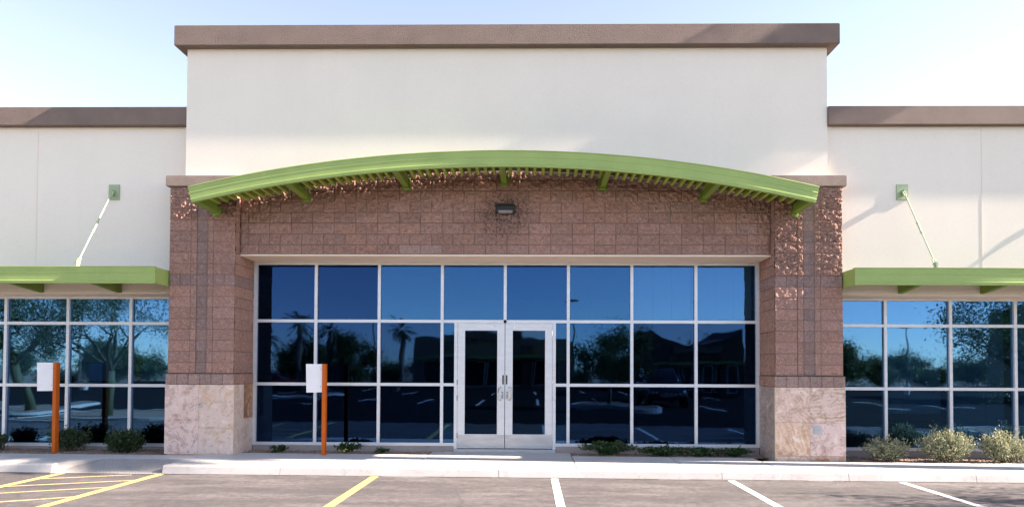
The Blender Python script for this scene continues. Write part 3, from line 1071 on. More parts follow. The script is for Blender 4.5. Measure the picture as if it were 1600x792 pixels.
# --- wing canopies
CF = -0.45
for sx in (-1, 1):
    f = MB()
    WB_ = 0.444 if sx < 0 else 0.274
    zb, zt = 3.125, 3.43
    prof = [(CF + .07, zt), (CF - .012, zt), (CF - .014, zt - .012), (CF - .004, zt - .022), (CF, zt - .10), (CF - .005, zt - .108), (CF - .005, zt - .12), (CF, zt - .128),
            (CF, zb + .06), (CF - .008, zb + .052), (CF - .008, zb + .034), (CF, zb + .026), (CF, zb), (CF + .06, zb), (CF + .06, zb + .012), (CF + .016, zb + .012), (CF + .016, zt - .012), (CF + .07, zt - .012)]
    f.prism_x(prof, sx * 6.215, sx * 12.5)
    f.box(sx * 6.215, sx * 6.235, CF + .017, WB_, zb + .001, zt - .013)
    f.box(sx * 12.48, sx * 12.5, CF + .017, WB_, zb + .001, zt - .013)
    wc = P(f, 'canopy', M['green'])
    tag(wc, 'flat green metal canopy over the %s wing window' % ('left' if sx < 0 else 'right'))
    d = MB()
    n = 41
    x0 = 6.24
    pw = (12.47 - x0) / n
    pts = []
    for i in range(n):
        for fq, dz in ((0, 0), (.6, 0), (.66, -.04), (.94, -.04)):
            pts.append((sx * (x0 + (i + fq) * pw), 3.37 + dz))
    pts.append((sx * 12.47, 3.37))
    vs, fs = [], []
    for (x, z) in pts:
        vs += [(x, CF + .018, z), (x, WB_ - .002, z), (x, WB_ - .002, z + .008), (x, CF + .018, z + .008)]
    for i in range(len(pts) - 1):
        for j in range(4):
            fs.append((i * 4 + j, i * 4 + (j + 1) % 4, (i + 1) * 4 + (j + 1) % 4, (i + 1) * 4 + j))
    d.add(vs, fs)
    adopt(d.build('canopy_deck', M['green_deck_shaded']), wc)
    for u in (7.38, 8.89, 10.4, 11.9):
        b = MB().prism_x([(CF + .02, 3.126), (WB_ - .002, 3.045), (WB_ - .002, 3.325), (CF + .02, 3.325)], sx * u - .04, sx * u + .04)
        adopt(b.build('bracket', M['green_arm_shaded'], bevel=0.003, seg=1), wc)
    for (up, uq) in ((7.43, 7.66), (10.9, 11.1)):
        pz = 0.04 if sx < 0 else 0.0
        yw = WB_ - 0.274
        up += 0.09 if sx < 0 else 0.0
        pl = MB().box(sx * up - .105, sx * up + .105, 0.258 + yw, 0.279 + yw, 4.80 + pz, 5.09 + pz)
        pl.box(sx * up - .012, sx * up + .012, 0.19 + yw, 0.258 + yw, 4.86 + pz, 4.98 + pz)
        wp = adopt(pl.build('wall_plate', M['plate'], bevel=0.004), wc)
        A = Vector((sx * up, 0.20 + yw, 4.925 + pz))
        B = Vector((sx * uq, CF + .06, 3.50))
        t = MB()
        e = (B - A).normalized()
        for s_ in (-1, 1):
            t.tube([A + Vector((s_ * .018, 0, 0)) - e * .03, A + Vector((s_ * .018, 0, 0)) + e * .08], 0.011, 6)
            t.tube([B + Vector((s_ * .022, 0, 0)) + e * .03, B + Vector((s_ * .022, 0, 0)) - e * .10], 0.012, 6)
        t.tube([A - Vector((.035, 0, 0)), A + Vector((.035, 0, 0))], 0.016, 8)
        t.tube([B - Vector((.045, 0, 0)), B + Vector((.045, 0, 0))], 0.018, 8)
        t.tube([A + e * .06, B - e * .08], 0.0125, 8)
        t.box(B.x - .014, B.x + .014, B.y - .04, B.y + .04, 3.431, 3.54)
        rod = adopt(t.build('tie_rod', M['rod'], smooth=False), wc)
        tb = MB()
        mid = A + (B - A) * 0.5
        for s_ in (-1, 1):
            tb.tube([mid - e * .09 + Vector((s_ * .017, 0, 0)), mid + e * .09 + Vector((s_ * .017, 0, 0))], 0.008, 6)
            tb.tube([mid + e * s_ * .10 - e * .022, mid + e * s_ * .10 + e * .022], 0.024, 8)
        adopt(tb.build('turnbuckle', M['rod']), wc)

# ================================================================== GROUND
YC = -1.38                       # top front edge of the kerb


def strip(name, poly, z, mat, thick=0.0, kind='structure'):
    """flat sheet over a plan polygon (x, y), tilted with the street"""
    m = MB()
    n = len(poly)
    vs = [(x, y, z + zg(x)) for x, y in poly]
    if thick:
        vs += [(x, y, z + zg(x) - thick) for x, y in poly]
        fs = [tuple(range(n)), tuple(range(2 * n - 1, n - 1, -1))] + [(i, (i + 1) % n, (i + 1) % n + n, i + n) for i in range(n)]
    else:
        fs = [tuple(range(n))]
    m.add(vs, fs)
    return tag(m.build(name, mat), kind=kind)


def sheet(name, xs, ys, z, mat):
    m = MB()
    vs = [(x, y, z + zg(x)) for y in ys for x in xs]
    nx = len(xs)
    fs = [(j * nx + i, j * nx + i + 1, (j + 1) * nx + i + 1, (j + 1) * nx + i) for j in range(len(ys) - 1) for i in range(nx - 1)]
    m.add(vs, fs)
    return tag(m.build(name, mat), kind='structure')


sheet('ground', [-900, -14, 14, 900], [-900, 900], -0.16, M['desert'])
sheet('parking_lot', [-90, -14, 14, 90], [-7.6, -1.30], -0.14, M['asphalt'])
sheet('drive_aisle', [-90, -14, 14, 90], [-62, -7.6], -0.14, M['aisle_darkened'])

# sidewalk slabs with joints; apron in front of the door
JX = [-24, -20.2, -17.1, -14, -11.6, -10.2, -8.95, U(-8.4), U(-5.5), U(-3.55), U(-1.40), U(1.28), 2.55, 4.1, 5.62, 7.1, 8.6, 10.1, 11.7, 14, 17, 20, 24]
RX0, RX1 = U(-7.0), U(-5.52)        # kerb ramp
for i in range(len(JX) - 1):
    a, b = JX[i] + .009, JX[i + 1] - .009
    door = abs((a + b) / 2 - UC) < 1.3
    centre = abs((a + b) / 2 - UC) < 4.9
    yb = FY - .06 if door else (0.34 if centre else -0.10)
    if a < RX1 and b > RX0:
        strip('sidewalk', [(a, -0.62), (b, -0.62), (b, yb), (a, yb)], 0.0, M['walk'], 0.12)
        if a < RX0 - .01:
            strip('sidewalk', [(a, YC + .16), (RX0 - .35, YC + .16), (RX0 - .002, -0.623), (a, -0.623)], 0.0, M['walk'], 0.12)
        continue
    strip('sidewalk', [(a, YC + .16), (b, YC + .16), (b, yb), (a, yb)], 0.002 if door else 0.0, M['walk2'] if door else M['walk'], 0.12)
# kerb with rounded nose, in lengths with joints
CJ = [-24, -18, -13, -10.2, RX0 - .35, None, RX1, U(-3.58), U(0.0), U(3.62), U(5.66), U(7.7), 10, 14, 19, 24]


def curb(a, b):
    m = MB()
    prof = [(YC + .157, -.14), (YC + .157, 0.0), (YC + .03, 0.0), (YC + .012, -.004), (YC, -.014), (YC - .008, -.03), (YC - .035, -.137), (YC - .035, -.2), (YC + .157, -.2)]
    n = 6
    k = len(prof)
    vs, fs = [], []
    for i in range(n + 1):
        x = a + .004 + (b - a - .008) * i / n
        vs += [(x, y, z + zg(x)) for y, z in prof]
    for i in range(n):
        for j in range(k):
            fs.append((i * k + j, i * k + (j + 1) % k, (i + 1) * k + (j + 1) % k, (i + 1) * k + j))
    fs += [tuple(range(k)), tuple(n * k + j for j in range(k))]
    m.add(vs, fs)
    return tag(m.build('curb', M['curb']), kind='structure')


for i in range(len(CJ) - 1):
    if CJ[i] is None or CJ[i + 1] is None:
        continue
    curb(CJ[i], CJ[i + 1])
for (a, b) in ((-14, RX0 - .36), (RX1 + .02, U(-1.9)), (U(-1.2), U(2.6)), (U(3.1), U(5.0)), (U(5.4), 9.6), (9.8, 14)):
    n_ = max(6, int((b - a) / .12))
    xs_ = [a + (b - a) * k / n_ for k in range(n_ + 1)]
    strip('gutter_grit_shadow', [(x, YC - .034) for x in xs_] + [(x, YC - .045 - random.random() ** 2 * .05) for x in reversed(xs_)], -0.1345, M['grit_shadow'])  # dark strip at the kerb foot: grit plus painted shadow line
# ramp: plane from lot level to walk level with truncated-dome ribs, flare on the left
rp = MB()
zl, zh = -0.136, -0.003
ya, yb = YC - .06, -0.623
xs = [RX0, RX1]
rp.add([(RX0, ya, zl + zg(RX0)), (RX1, ya, zl + zg(RX1)), (RX1, yb, zh + zg(RX1)), (RX0, yb, zh + zg(RX0)), (RX0, yb, -.2), (RX1, yb, -.2)],
       [(0, 1, 2, 3), (0, 3, 4), (1, 5, 2)])
rp.add([(RX0 - .35, ya, zl + zg(RX0)), (RX0 - .001, ya, zl + zg(RX0)), (RX0 - .001, yb, zh + zg(RX0)), (RX0 - .35, YC + .16, zg(RX0))], [(0, 1, 2, 3)])
tag(rp.build('curb_ramp', M['tactile']), kind='structure')
dm = MB()
nx_, ny_ = 30, 11
for i in range(nx_):
    for j in range(ny_):
        x = RX0 + .04 + (RX1 - RX0 - .08) * i / (nx_ - 1)
        q = .04 + .90 * j / (ny_ - 1)
        y = ya + (yb - ya) * q
        z = zl + (zh - zl) * q + zg(x)
        dm.add([(x + .014 * math.cos(t), y + .014 * math.sin(t), z - .002) for t in (0, 1.05, 2.09, 3.14, 4.19, 5.24)] +
               [(x + .009 * math.cos(t), y + .009 * math.sin(t), z + .006) for t in (0, 1.05, 2.09, 3.14, 4.19, 5.24)],
               [(k, (k + 1) % 6, (k + 1) % 6 + 6, k + 6) for k in range(6)] + [(6, 7, 8, 9, 10, 11)])
tag(dm.build('tactile_paving', M['tactile']), kind='structure')


# painted lines
def line(name, x0, y0, x1, y1, w, mat, z=-0.136):
    d = Vector((x1 - x0, y1 - y0, 0)).normalized()
    nrm = Vector((-d.y, d.x, 0)) * (w / 2)
    p = [(x0 - nrm.x, y0 - nrm.y), (x1 - nrm.x, y1 - nrm.y), (x1 + nrm.x, y1 + nrm.y), (x0 + nrm.x, y0 + nrm.y)]
    return strip(name, p, z, mat)


for (x, xe) in ((0.345, 0.375), (3.18, 3.215), (5.90, 5.92), (8.65, 8.68), (11.4, 11.4)):
    line('parking_line', x, -1.50, xe, -6.9, 0.115, M['white_paint'])
line('parking_line', -2.57, -1.46, -2.62, -6.9, 0.13, M['yellow_paint'])
line('parking_line', -6.08, -1.46, -6.17, -6.9, 0.14, M['yellow_paint'])
line('parking_line', -7.70, -1.46, -7.76, -6.9, 0.14, M['yellow_paint'])
for (xa_, ya_, xb_, yb_) in ((-7.64, -2.02, -6.50, -1.55), (-7.64, -2.72, -6.15, -2.07), (-7.65, -3.40, -6.17, -2.70), (-7.66, -4.30, -6.18, -3.47), (-7.67, -5.2, -6.19, -4.4)):
    line('parking_line', xa_, ya_, xb_, yb_, 0.062, M['yellow_faded'], -0.1375)
for k in range(-6, 8):
    line('parking_line', 0.35 + 2.8 * k, -17.5, 0.35 + 2.8 * k, -22.8, 0.11, M['white_paint'])
    line('parking_line', 0.35 + 2.8 * k, -29.5, 0.35 + 2.8 * k, -34.8, 0.11, M['white_paint'])
# near islands seen in the glass get kerbs later

# gravel beds
rg = np.random.default_rng(5)


def gravel_bed(x0, x1, y0, y1, n, z=-0.01, mat=None):
    nx, ny = max(8, int((x1 - x0) / .04)), max(4, int((y1 - y0) / .04))
    xs = np.linspace(x0, x1, nx)
    ys = np.linspace(y0, y1, ny)
    X, Y = np.meshgrid(xs, ys)
    Zz = z + 0.045 * fbm(X * 3, Y * 3, 4) - 0.03 + np.vectorize(zg)(X)
    idx = np.arange(nx * ny).reshape(ny, nx)
    F = np.stack([idx[:-1, :-1].ravel(), idx[:-1, 1:].ravel(), idx[1:, 1:].ravel(), idx[1:, :-1].ravel()], 1)
    V = np.stack([X.ravel(), Y.ravel(), Zz.ravel()], 1)
    tag(np_mesh('gravel_bed', V, F, M['gravel']), kind='structure')
    # pebbles
    px = rg.uniform(x0, x1, n)
    py = rg.uniform(y0, y1, n)
    pz = z + 0.045 * fbm(px * 3, py * 3, 4) - 0.03 + np.vectorize(zg)(px)
    rr = rg.uniform(.008, .022, n)
    base = np.array([(1, 0, 0), (-1, 0, 0), (0, 1, 0), (0, -1, 0), (0, 0, .7), (0, 0, -.7)], dtype=float)
    tri = np.array([(0, 2, 4), (2, 1, 4), (1, 3, 4), (3, 0, 4), (2, 0, 5), (1, 2, 5), (3, 1, 5), (0, 3, 5)])
    jit = rg.uniform(.6, 1.4, (n, 6, 3))
    V = base[None] * jit * rr[:, None, None] + np.stack([px, py, pz + rr * .3], 1)[:, None, :]
    F = (tri[None] + 6 * np.arange(n)[:, None, None]).reshape(-1, 3)
    tag(np_mesh('gravel', V.reshape(-1, 3), F, M['pebble'], smooth=True), kind='stuff')


gravel_bed(U(-4.95), U(-1.41), 0.345, 0.865, 1500)
gravel_bed(U(1.29), U(4.95), 0.345, 0.865, 1500)
gravel_bed(U(-13.5), U(-6.23), -0.095, 0.80, 3000)
gravel_bed(U(6.23), U(13.5), -0.095, 0.80, 3000)

# ================================================================== SIGN POSTS


def sign(x, y, zt, label, back):
    r = empty('sign', (x, y, zg(x)))
    tag(r, label, 'sign', 'blank signs on orange posts')
    p = MB().box(-.034, .034, -.05, .05, -.1, zt)
    adopt(p.build('post', M['orange'], bevel=.004), r)
    b = MB()
    b.add([(-.345 + back, -.02, zt - .53), (-.0365, -.02, zt - .525), (-.0365, -.02, zt - .002), (-.357 + back, -.02, zt),
           (-.345 + back, -.005, zt - .53), (-.0365, -.005, zt - .525), (-.0365, -.005, zt - .002), (-.357 + back, -.005, zt)],
          [(0, 1, 2, 3), (7, 6, 5, 4), (0, 4, 5, 1), (1, 5, 6, 2), (2, 6, 7, 3), (3, 7, 4, 0)])
    adopt(b.build('board', M['board'], bevel=.0015, seg=1), r)
    for z in (zt - .10, zt - .42):
        adopt(MB().tube([(-.07, -.024, z), (-.07, -.002, z)], .008, 8).build('bolt', M['steel']), r)
    return r


sign(-8.90, 0.10, 1.67, 'blank white sign on an orange post among the dark bushes before the left wing', 0.0)
sign(-3.885, 0.14, 1.685, 'blank white sign on an orange post in front of the entrance windows', 0.012)

# ================================================================== PLANTS


def leaf_quads(cent, size, rng, up=0.3, aspect=2.2, updir=None):
    """rhombic folded leaves at cent: returns verts, quad faces"""
    n = len(cent)
    d = rng.normal(size=(n, 3))
    if updir is not None:
        d = d * 0.55 + updir
    d[:, 2] += up
    d /= np.linalg.norm(d, axis=1)[:, None]
    t = rng.normal(size=(n, 3))
    s = np.cross(d, t)
    s /= np.linalg.norm(s, axis=1)[:, None]
    L = (size * rng.uniform(.6, 1.25, n))[:, None]
    W = L / aspect
    b = cent - d * L * .5
    V = np.stack([b, cent + s * W * .5, cent + d * L * .5, cent - s * W * .5], 1).reshape(-1, 3)
    F = np.arange(4 * n).reshape(n, 4)
    return V, F


def shrub(name, label, x, y, w, h, mat, nst, seed, group, leaf=0.047, per=60, depth=None, cat='bush', tilt=0.75):
    rng = np.random.default_rng(seed)
    z0 = zg(x) - .01
    root = empty(name, (x, y, z0))
    tag(root, label, cat, group)
    st = MB()
    cents, dirs = [], []
    for k in range(nst):
        a = rng.uniform(0, 2 * math.pi)
        sp = rng.uniform(0, 1) ** 0.6
        top = np.array([math.cos(a) * sp * w / 2, math.sin(a) * sp * (depth or w) / 2, h * (1.0 - tilt * 0.55 * sp ** 2) * rng.uniform(.62, 1.0)])
        if rng.uniform() < .13:
            top = top * np.array([1.18, 1.1, 1.22])
        base = np.array([top[0] * .12, top[1] * .12, 0])
        mid = base * .5 + top * .5 + np.array([top[0] * .12, top[1] * .12, -h * .03])
        pts = []
        for t in np.linspace(0, 1, 6):
            pts.append((1 - t) ** 2 * base + 2 * t * (1 - t) * mid + t * t * top)
        if k % 2 == 0:
            st.tube([tuple(p) for p in pts], [.008 * (1 - .75 * i / 5) for i in range(6)], 4, cap=False)
        tt = rng.uniform(.22, 1.0, per) ** .8
        P_ = (1 - tt)[:, None] ** 2 * base + (2 * tt * (1 - tt))[:, None] * mid + (tt ** 2)[:, None] * top
        P_ = P_ + rng.normal(size=(per, 3)) * (0.030 + 0.02 * (1 - tt))[:, None]
        dv = (top - base) / np.linalg.norm(top - base)
        cents.append(P_)
        dirs.append(np.repeat(dv[None], per, 0))
    C_ = np.concatenate(cents)
    D_ = np.concatenate(dirs)
    keep = C_[:, 2] > 0.0
    V, F = leaf_quads(C_[keep], leaf, rng, 0.1, 2.3, D_[keep])
    adopt(np_mesh('foliage', V, F, mat), root)
    adopt(st.build('stem', M['twig']), root)
    return root


RB = 'pale bushes before the right wing window'
shrub('bush', 'small open pale bush nearest the right pier, before the right wing window', 6.46, .12, 1.0, .50, M['leaf_pale'], 75, 21, RB, per=42, depth=.5)
shrub('bush', 'largest rounded pale bush before the right wing window', 7.52, .06, 1.06, .66, M['leaf_pale'], 120, 22, RB, per=52, depth=.6)
shrub('bush', 'upright pale bush at the right picture edge, past the largest one', 8.58, .05, 0.98, .62, M['leaf_pale'], 100, 23, RB, per=48, depth=.55)
shrub('bush', 'pale bush just outside the right picture edge', 9.75, .08, 1.0, .62, M['leaf_pale'], 90, 24, RB, per=44, depth=.55)
LB = 'dark bushes before the left wing window'
shrub('bush', 'loose dark green bush wrapped around the orange post at left', -8.86, .42, .95, .50, M['leaf_dark'], 60, 31, LB, leaf=.055, per=40, depth=.45)
shrub('bush', 'dense dark green bush between the orange post and the left pier', -7.72, .30, .76, .46, M['leaf_dark'], 90, 32, LB, leaf=.055, per=46, depth=.5)
shrub('bush', 'dark green bush cut by the left picture edge', -10.32, .42, .60, .40, M['leaf_dark'], 55, 33, LB, leaf=.055, per=40, depth=.4)


def ground_cover(label, x, y, w, h, n, seed, d=.35, mat=None, leaf=.055):
    rng = np.random.default_rng(seed)
    root = empty('ground_cover_plant', (x, y, zg(x)))
    tag(root, label, 'plant', 'low green plants under the entrance windows')
    st = MB()
    cs = []
    nr = max(6, n // 26)
    for k in range(nr):
        a = rng.uniform(0, 2 * math.pi)
        L = rng.uniform(.3, 1)
        ex, ey = math.cos(a) * L * w / 2, math.sin(a) * L * d / 2
        hz = h * rng.uniform(.5, 1) * (1 - .45 * L)
        pts = [(ex * t, ey * t, 0.015 + hz * math.sin(min(1, t * 1.25) * 1.6)) for t in np.linspace(0, 1, 6)]
        st.tube(pts, [.005] * 6, 4, cap=False)
        t = rng.uniform(.15, 1, 26)
        c = np.stack([ex * t, ey * t, 0.015 + hz * np.sin(np.minimum(1, t * 1.25) * 1.6)], 1) + rng.normal(size=(26, 3)) * [.03, .03, .018]
        cs.append(c)
    C_ = np.concatenate(cs)
    C_[:, 2] = np.maximum(C_[:, 2], .012)
    V, F = leaf_quads(C_, leaf, rng, 0.5, 1.6)
    adopt(np_mesh('foliage', V, F, mat or M['leaf_cover']), root)
    adopt(st.build('stem', M['twig']), root)
    return root


ground_cover('taller leafy mound just right of the door apron', 1.42, .50, 1.15, .30, 3000, 41, .40)
ground_cover('creeping green plant under the middle right entrance pane', 2.45, .50, 1.15, .19, 2000, 42, .38)
ground_cover('creeping green plant between the middle right pane and the corner plant', 3.20, .50, 1.0, .17, 1700, 43, .38)
ground_cover('creeping green plant nearest the right pier under the entrance window', 3.83, .50, .85, .15, 1200, 44, .36)
ground_cover('small bright green sprig beside the left pier', -4.86, .52, .45, .13, 260, 45, mat=M['leaf_dark'])
fl = ground_cover('low plant with yellow flowers at the foot of the orange post by the entrance', -3.52, .54, .75, .19, 420, 46)
rng = np.random.default_rng(3)
V, F = leaf_quads(rng.normal(size=(16, 3)) * [.05, .05, .012] + [-.03, -.14, .06], .03, rng, .3, 1.1)
adopt(np_mesh('flower', V, F, M['flower']), fl)
ground_cover('thin dry sprig between the flowering plant and the door apron', -2.95, .58, .6, .06, 120, 47)

# ================================================================== WORLD SEEN IN THE GLASS (behind the camera)


def limb(mb, p, d, L, r, depth, rng, tips, droop=0.0, kids=(2, 4)):
    pts = [p]
    rr = [r]
    q = p.copy()
    dd = d.copy()
    for k in range(4):
        dd = (dd + Vector(rng.normal(size=3)) * .16 + Vector((0, 0, -droop))).normalized()
        q = q + dd * (L / 4)
        pts.append(q.copy())
        rr.append(r * (1 - .13 * (k + 1)))
    mb.tube(pts, rr, 6 if r > .03 else 4, cap=False)
    if depth == 0:
        tips += [pts[2], pts[3], pts[4]]
        return
    for k in range(int(rng.integers(kids[0], kids[1]))):
        i = int(rng.integers(2, 5))
        nd = (dd + Vector(rng.normal(size=3)) * .62 + Vector((0, 0, .12))).normalized()
        limb(mb, pts[i], nd, L * rng.uniform(.6, .8), rr[i] * .66, depth - 1, rng, tips, droop, kids)
    tips.append(pts[4])


def tree(label, x, y, h, spread, seed, bark, leafmat, nleaf, leaf, group, lean=(0, 0), depth=4, name='tree', clump=.35):
    rng = np.random.default_rng(seed)
    root = empty(name, (x, y, -.15))
    tag(root, label, 'tree', group)
    mb = MB()
    tips = []
    th = h * .32
    p0 = Vector((0, 0, 0))
    p1 = Vector((lean[0] * .5, lean[1] * .5, th * .55))
    p2 = Vector((lean[0], lean[1], th))
    r0 = .028 * h
    mb.tube([p0, p1, p2], [r0 * 1.25, r0, r0 * .85], 8)
    for k in range(5):
        a = 2 * math.pi * (k + rng.uniform(-.3, .3)) / 5
        d = Vector((math.cos(a) * spread / h * 1.6, math.sin(a) * spread / h * 1.6, 1.0)).normalized()
        limb(mb, p2, d, h * .30, r0 * .55, depth - 1, rng, tips)
    adopt(mb.build('trunk', bark, smooth=True), root)
    T = np.array([tuple(t) for t in tips])
    T[:, 2] *= (h / max(T[:, 2].max(), .1)) ** .8
    pick = rng.integers(0, len(T), nleaf)
    C_ = T[pick] + rng.normal(size=(nleaf, 3)) * clump * rng.uniform(.4, 1.2, (nleaf, 1))
    V, F = leaf_quads(C_, leaf, rng, 0.0, 2.0)
    adopt(np_mesh('crown', V, F, leafmat), root)
    return root


def palm(label, x, y, h, seed, group, nf=34, fl=1.25):
    rng = np.random.default_rng(seed)
    root = empty('palm_tree', (x, y, -.15))
    tag(root, label, 'palm tree', group)
    t = MB()
    n = 9
    t.tube([(.05 * math.sin(k), .04 * math.cos(k * 1.3), h * k / n) for k in range(n + 1)], [.24 - .07 * k / n + .015 * (k % 2) for k in range(n + 1)], 10)
    adopt(t.build('trunk', M['bark']), root)
    vs, fs = [], []
    for k in range(nf):
        a = rng.uniform(0, 2 * math.pi)
        el = rng.uniform(-.5, 1.25)
        d = Vector((math.cos(a) * math.cos(el), math.sin(a) * math.cos(el), math.sin(el)))
        side = Vector((-math.sin(a), math.cos(a), 0))
        p = Vector((0, 0, h))
        L = fl * rng.uniform(.75, 1.1)
        for s in range(12):
            q = p + d * (L / 12)
            if s > 2:
                for sg in (-1, 1):
                    tip = q + (side * sg * .8 + d * .55 + Vector((0, 0, -.35))) * (.34 * L / 1.25) * (1 - abs(s - 6) / 14)
                    o = len(vs)
                    vs += [tuple(p), tuple(q), tuple(tip), tuple(p * .6 + tip * .4)]
                    fs.append((o, o + 1, o + 2, o + 3))
            p = q
            d = (d + Vector((0, 0, -.10))).normalized()
    adopt(np_mesh('crown', vs, fs, M['leaf_palm']), root)
    return root


def island(x0, x1, y0, y1, name='island'):
    """kerbed planting island with rounded ends"""
    r = min(y1 - y0, x1 - x0) / 2
    cx, cy = (x0 + x1) / 2, (y0 + y1) / 2
    pts = []
    for k in range(40):
        t = 2 * math.pi * k / 40
        ct, sn = math.cos(t), math.sin(t)
        e = .55
        pts.append((cx + (x1 - x0) / 2 * abs(ct) ** e * (1 if ct > 0 else -1), cy + (y1 - y0) / 2 * abs(sn) ** e * (1 if sn > 0 else -1)))
    inn = [(cx + (x - cx) * (1 - .16 / ((x1 - x0) / 2)), cy + (y - cy) * (1 - .16 / ((y1 - y0) / 2))) for x, y in pts]
    m = MB()
    n = len(pts)
    vs = [(x, y, -.2) for x, y in pts] + [(x, y, .0) for x, y in pts] + [(x, y, .0) for x, y in inn] + [(x, y, -.1) for x, y in inn]
    fs = []
    for k in range(3):
        fs += [(k * n + i, k * n + (i + 1) % n, (k + 1) * n + (i + 1) % n, (k + 1) * n + i) for i in range(n)]
    m.add(vs, fs)
    tag(m.build('island_curb', M['curb']), kind='structure')
    g = MB().add([(x, y, -.03) for x, y in inn], [tuple(range(n))])
    tag(g.build('island_gravel', M['gravel']), kind='structure')


TG = 'trees of the parking lot seen in the glass'
island(-17.5, -11.0, -11.0, -7.2)
island(11.6, 17.0, -6.0, -2.6)
island(1.6, 5.6, -17.0, -14.6)
island(-14.5, -10.5, -25.0, -22.0)
island(-24, -18.5, -16, -11)
tree('airy green-barked tree on the near left island, mirrored in the left wing window', -14.3, -8.6, 5.2, 2.9, 51, M['bark_green'], M['leaf_tree'], 14000, .075, TG, lean=(.3, .1), clump=.26)
tree('leaning tree further left, mirrored in the left wing window', -20.4, -13.4, 6.0, 3.4, 52, M['bark_green'], M['leaf_tree'], 14000, .10, TG, lean=(-.3, .2), clump=.32)
tree('airy tree right of the picture, whose shadow falls on the asphalt at bottom right', 13.4, -4.0, 4.6, 2.3, 53, M['bark_green'], M['leaf_tree'], 9000, .08, TG, lean=(-.2, 0), clump=.22)
tree('small leafy tree on the island mirrored right of the doors', 3.3, -15.8, 3.7, 1.5, 54, M['bark'], M['leaf_tree'], 16000, .10, TG, clump=.26)
tree('round tree behind the palms mirrored left of the doors', -13.6, -37, 4.4, 2.2, 55, M['bark'], M['leaf_tree'], 12000, .16, TG, clump=.34)
tf = tree('tree far across the lot, mirrored beyond the right pier', 25.5, -46, 4.4, 3.0, 56, M['bark'], M['leaf_tree'], 14000, .20, 'far trees across the parking lot', clump=.42)
far_names = ['far bushy tree mirrored lowest beside the right pier', 'far bushy tree mirrored in the middle of the right wing', 'far bushy tree mirrored at the right picture edge',
             'far bushy tree mirrored far left behind the palms', 'far bushy tree mirrored in the left wing middle pane', 'far bushy tree mirrored at the left picture edge', 'far bushy tree mirrored next to the left pier']
for k, (x, y, s) in enumerate(((30.5, -48, .66), (34.5, -50, .8), (38.5, -46, .62), (-21, -50, 1.0), (-37, -46, .95), (-48, -44, 1.1), (-29, -48, .85))):
    c = copy_tree(tf)
    c.location = (x, y, -.15)
    c.rotation_euler.z = k * 1.3
    c.scale = (s, s, s)
    c['label'] = far_names[k]
hb_ = tree('dark bushy tree in the row along the far edge of the lot', -52, -56, 3.4, 2.6, 57, M['bark'], M['leaf_tree'], 9000, .22, 'row of trees along the far edge of the lot', depth=3, clump=.6)
for k in range(1, 24):
    c = copy_tree(hb_)
    c.location = (-52 + 4.6 * k + rng.uniform(-.9, .9), -56 + rng.uniform(-2, 2), -1.0)
    c.rotation_euler.z = rng.uniform(0, 6)
    q = rng.uniform(.8, 1.2)
    c.scale = (q, q, q * rng.uniform(.8, 1.15))
PG = 'palm trees across the parking lot'
palm('leftmost tall palm mirrored in the left entrance pane', -17.0, -36, 5.0, 61, PG)
palm('shorter palm next to the leftmost tall one, mirrored left', -15.4, -37, 4.6, 62, PG, 30, 1.1)
palm('single palm mirrored left of the dark building', -9.4, -34, 4.3, 63, PG, 30, 1.1)
palm('low palm with a wide crown mirrored by the white signboard', -18.6, -33, 3.7, 64, PG, 30, 1.3)


def light_pole(label, x, y, h):
    r = empty('lamp_post', (x, y, -.14))
    tag(r, label, 'lamp post', 'lamp posts of the parking lot')
    adopt(MB().tube([(0, 0, 0), (0, 0, h)], [.075, .05], 10).build('pole', M['pole']), r)
    adopt(MB().tube([(0, 0, 0), (0, 0, .7)], .26, 16).build('base', M['curb']), r)
    for s in (-1, 1):
        adopt(MB().box(s * .08, s * .62, -.16, .16, h - .02, h + .12).build('lamp_head', M['bronze'], bevel=.02), r)
    return r


# unseen fan palm added past the right picture edge to shade the tall wall
palm('unseen tall fan palm beyond the right picture edge, added to shade the wall', U(14.3), -1.0, 12.4, 66, 'unseen shade palms by the shop', 150, 1.75)
light_pole('thin lamp post mirrored just right of the palms', -14.2, -46, 6.0)
light_pole('tallest lamp post, mirrored over the right door', 2.7, -38, 6.7)
light_pole('lamp post mirrored in the right wing window', 27.0, -36, 4.9)
light_pole('lamp post mirrored in the left wing window', -30.5, -32, 6.4)


def far_building(label, x0, x1, y, h, hc, curved, seed):
    """y = front face (faces +Y, towards the storefront)"""
    r = empty('shop_building', ((x0 + x1) / 2, y, -.14))
    tag(r, label, 'building', 'shops across the parking lot')
    W = (x1 - x0) / 2
    m = MB()
    if curved:
        top = [(W - 2 * W * k / 20, h + (hc - h) * (abs(2 * k / 20 - 1) ** 2)) for k in range(21)]
    else:
        top = [(W, h), (W * .45, h), (W * .45, hc), (-W * .45, hc), (-W * .45, h), (-W, h)]
    m.prism_y([(-W, 0), (W, 0)] + top, -9, 0)
    adopt(m.build('wall', M['far_dark'] if curved else M['far_wall']), r)
    adopt(MB().box(-W * .47, W * .47, .0, .3, (h if not curved else h - .5), (h if not curved else h - .5) + .35).build('cornice', M['trim']), r)
    for sx in (-1, 1):
        adopt(MB().box(sx * W * .45, sx * W * .58, .002, .5, 0, h - .6).build('pier', M['far_dark']), r)
    n = 6
    for k in range(n):
        a = -W * .9 + 1.8 * W * k / n
        f = adopt(MB().box(a + .1, a + 1.8 * W / n - .1, .001, .06, .3, h * .55).build('window', M['alu']), r)
        adopt(MB().box(a + .17, a + 1.8 * W / n - .17, .061, .07, .37, h * .55 - .07).build('pane', M['far_glass']), f)
    adopt(MB().box(-W * .95, W * .95, .08, 1.2, h * .58, h * .58 + .25).build('canopy', M['green']), r)
    return r


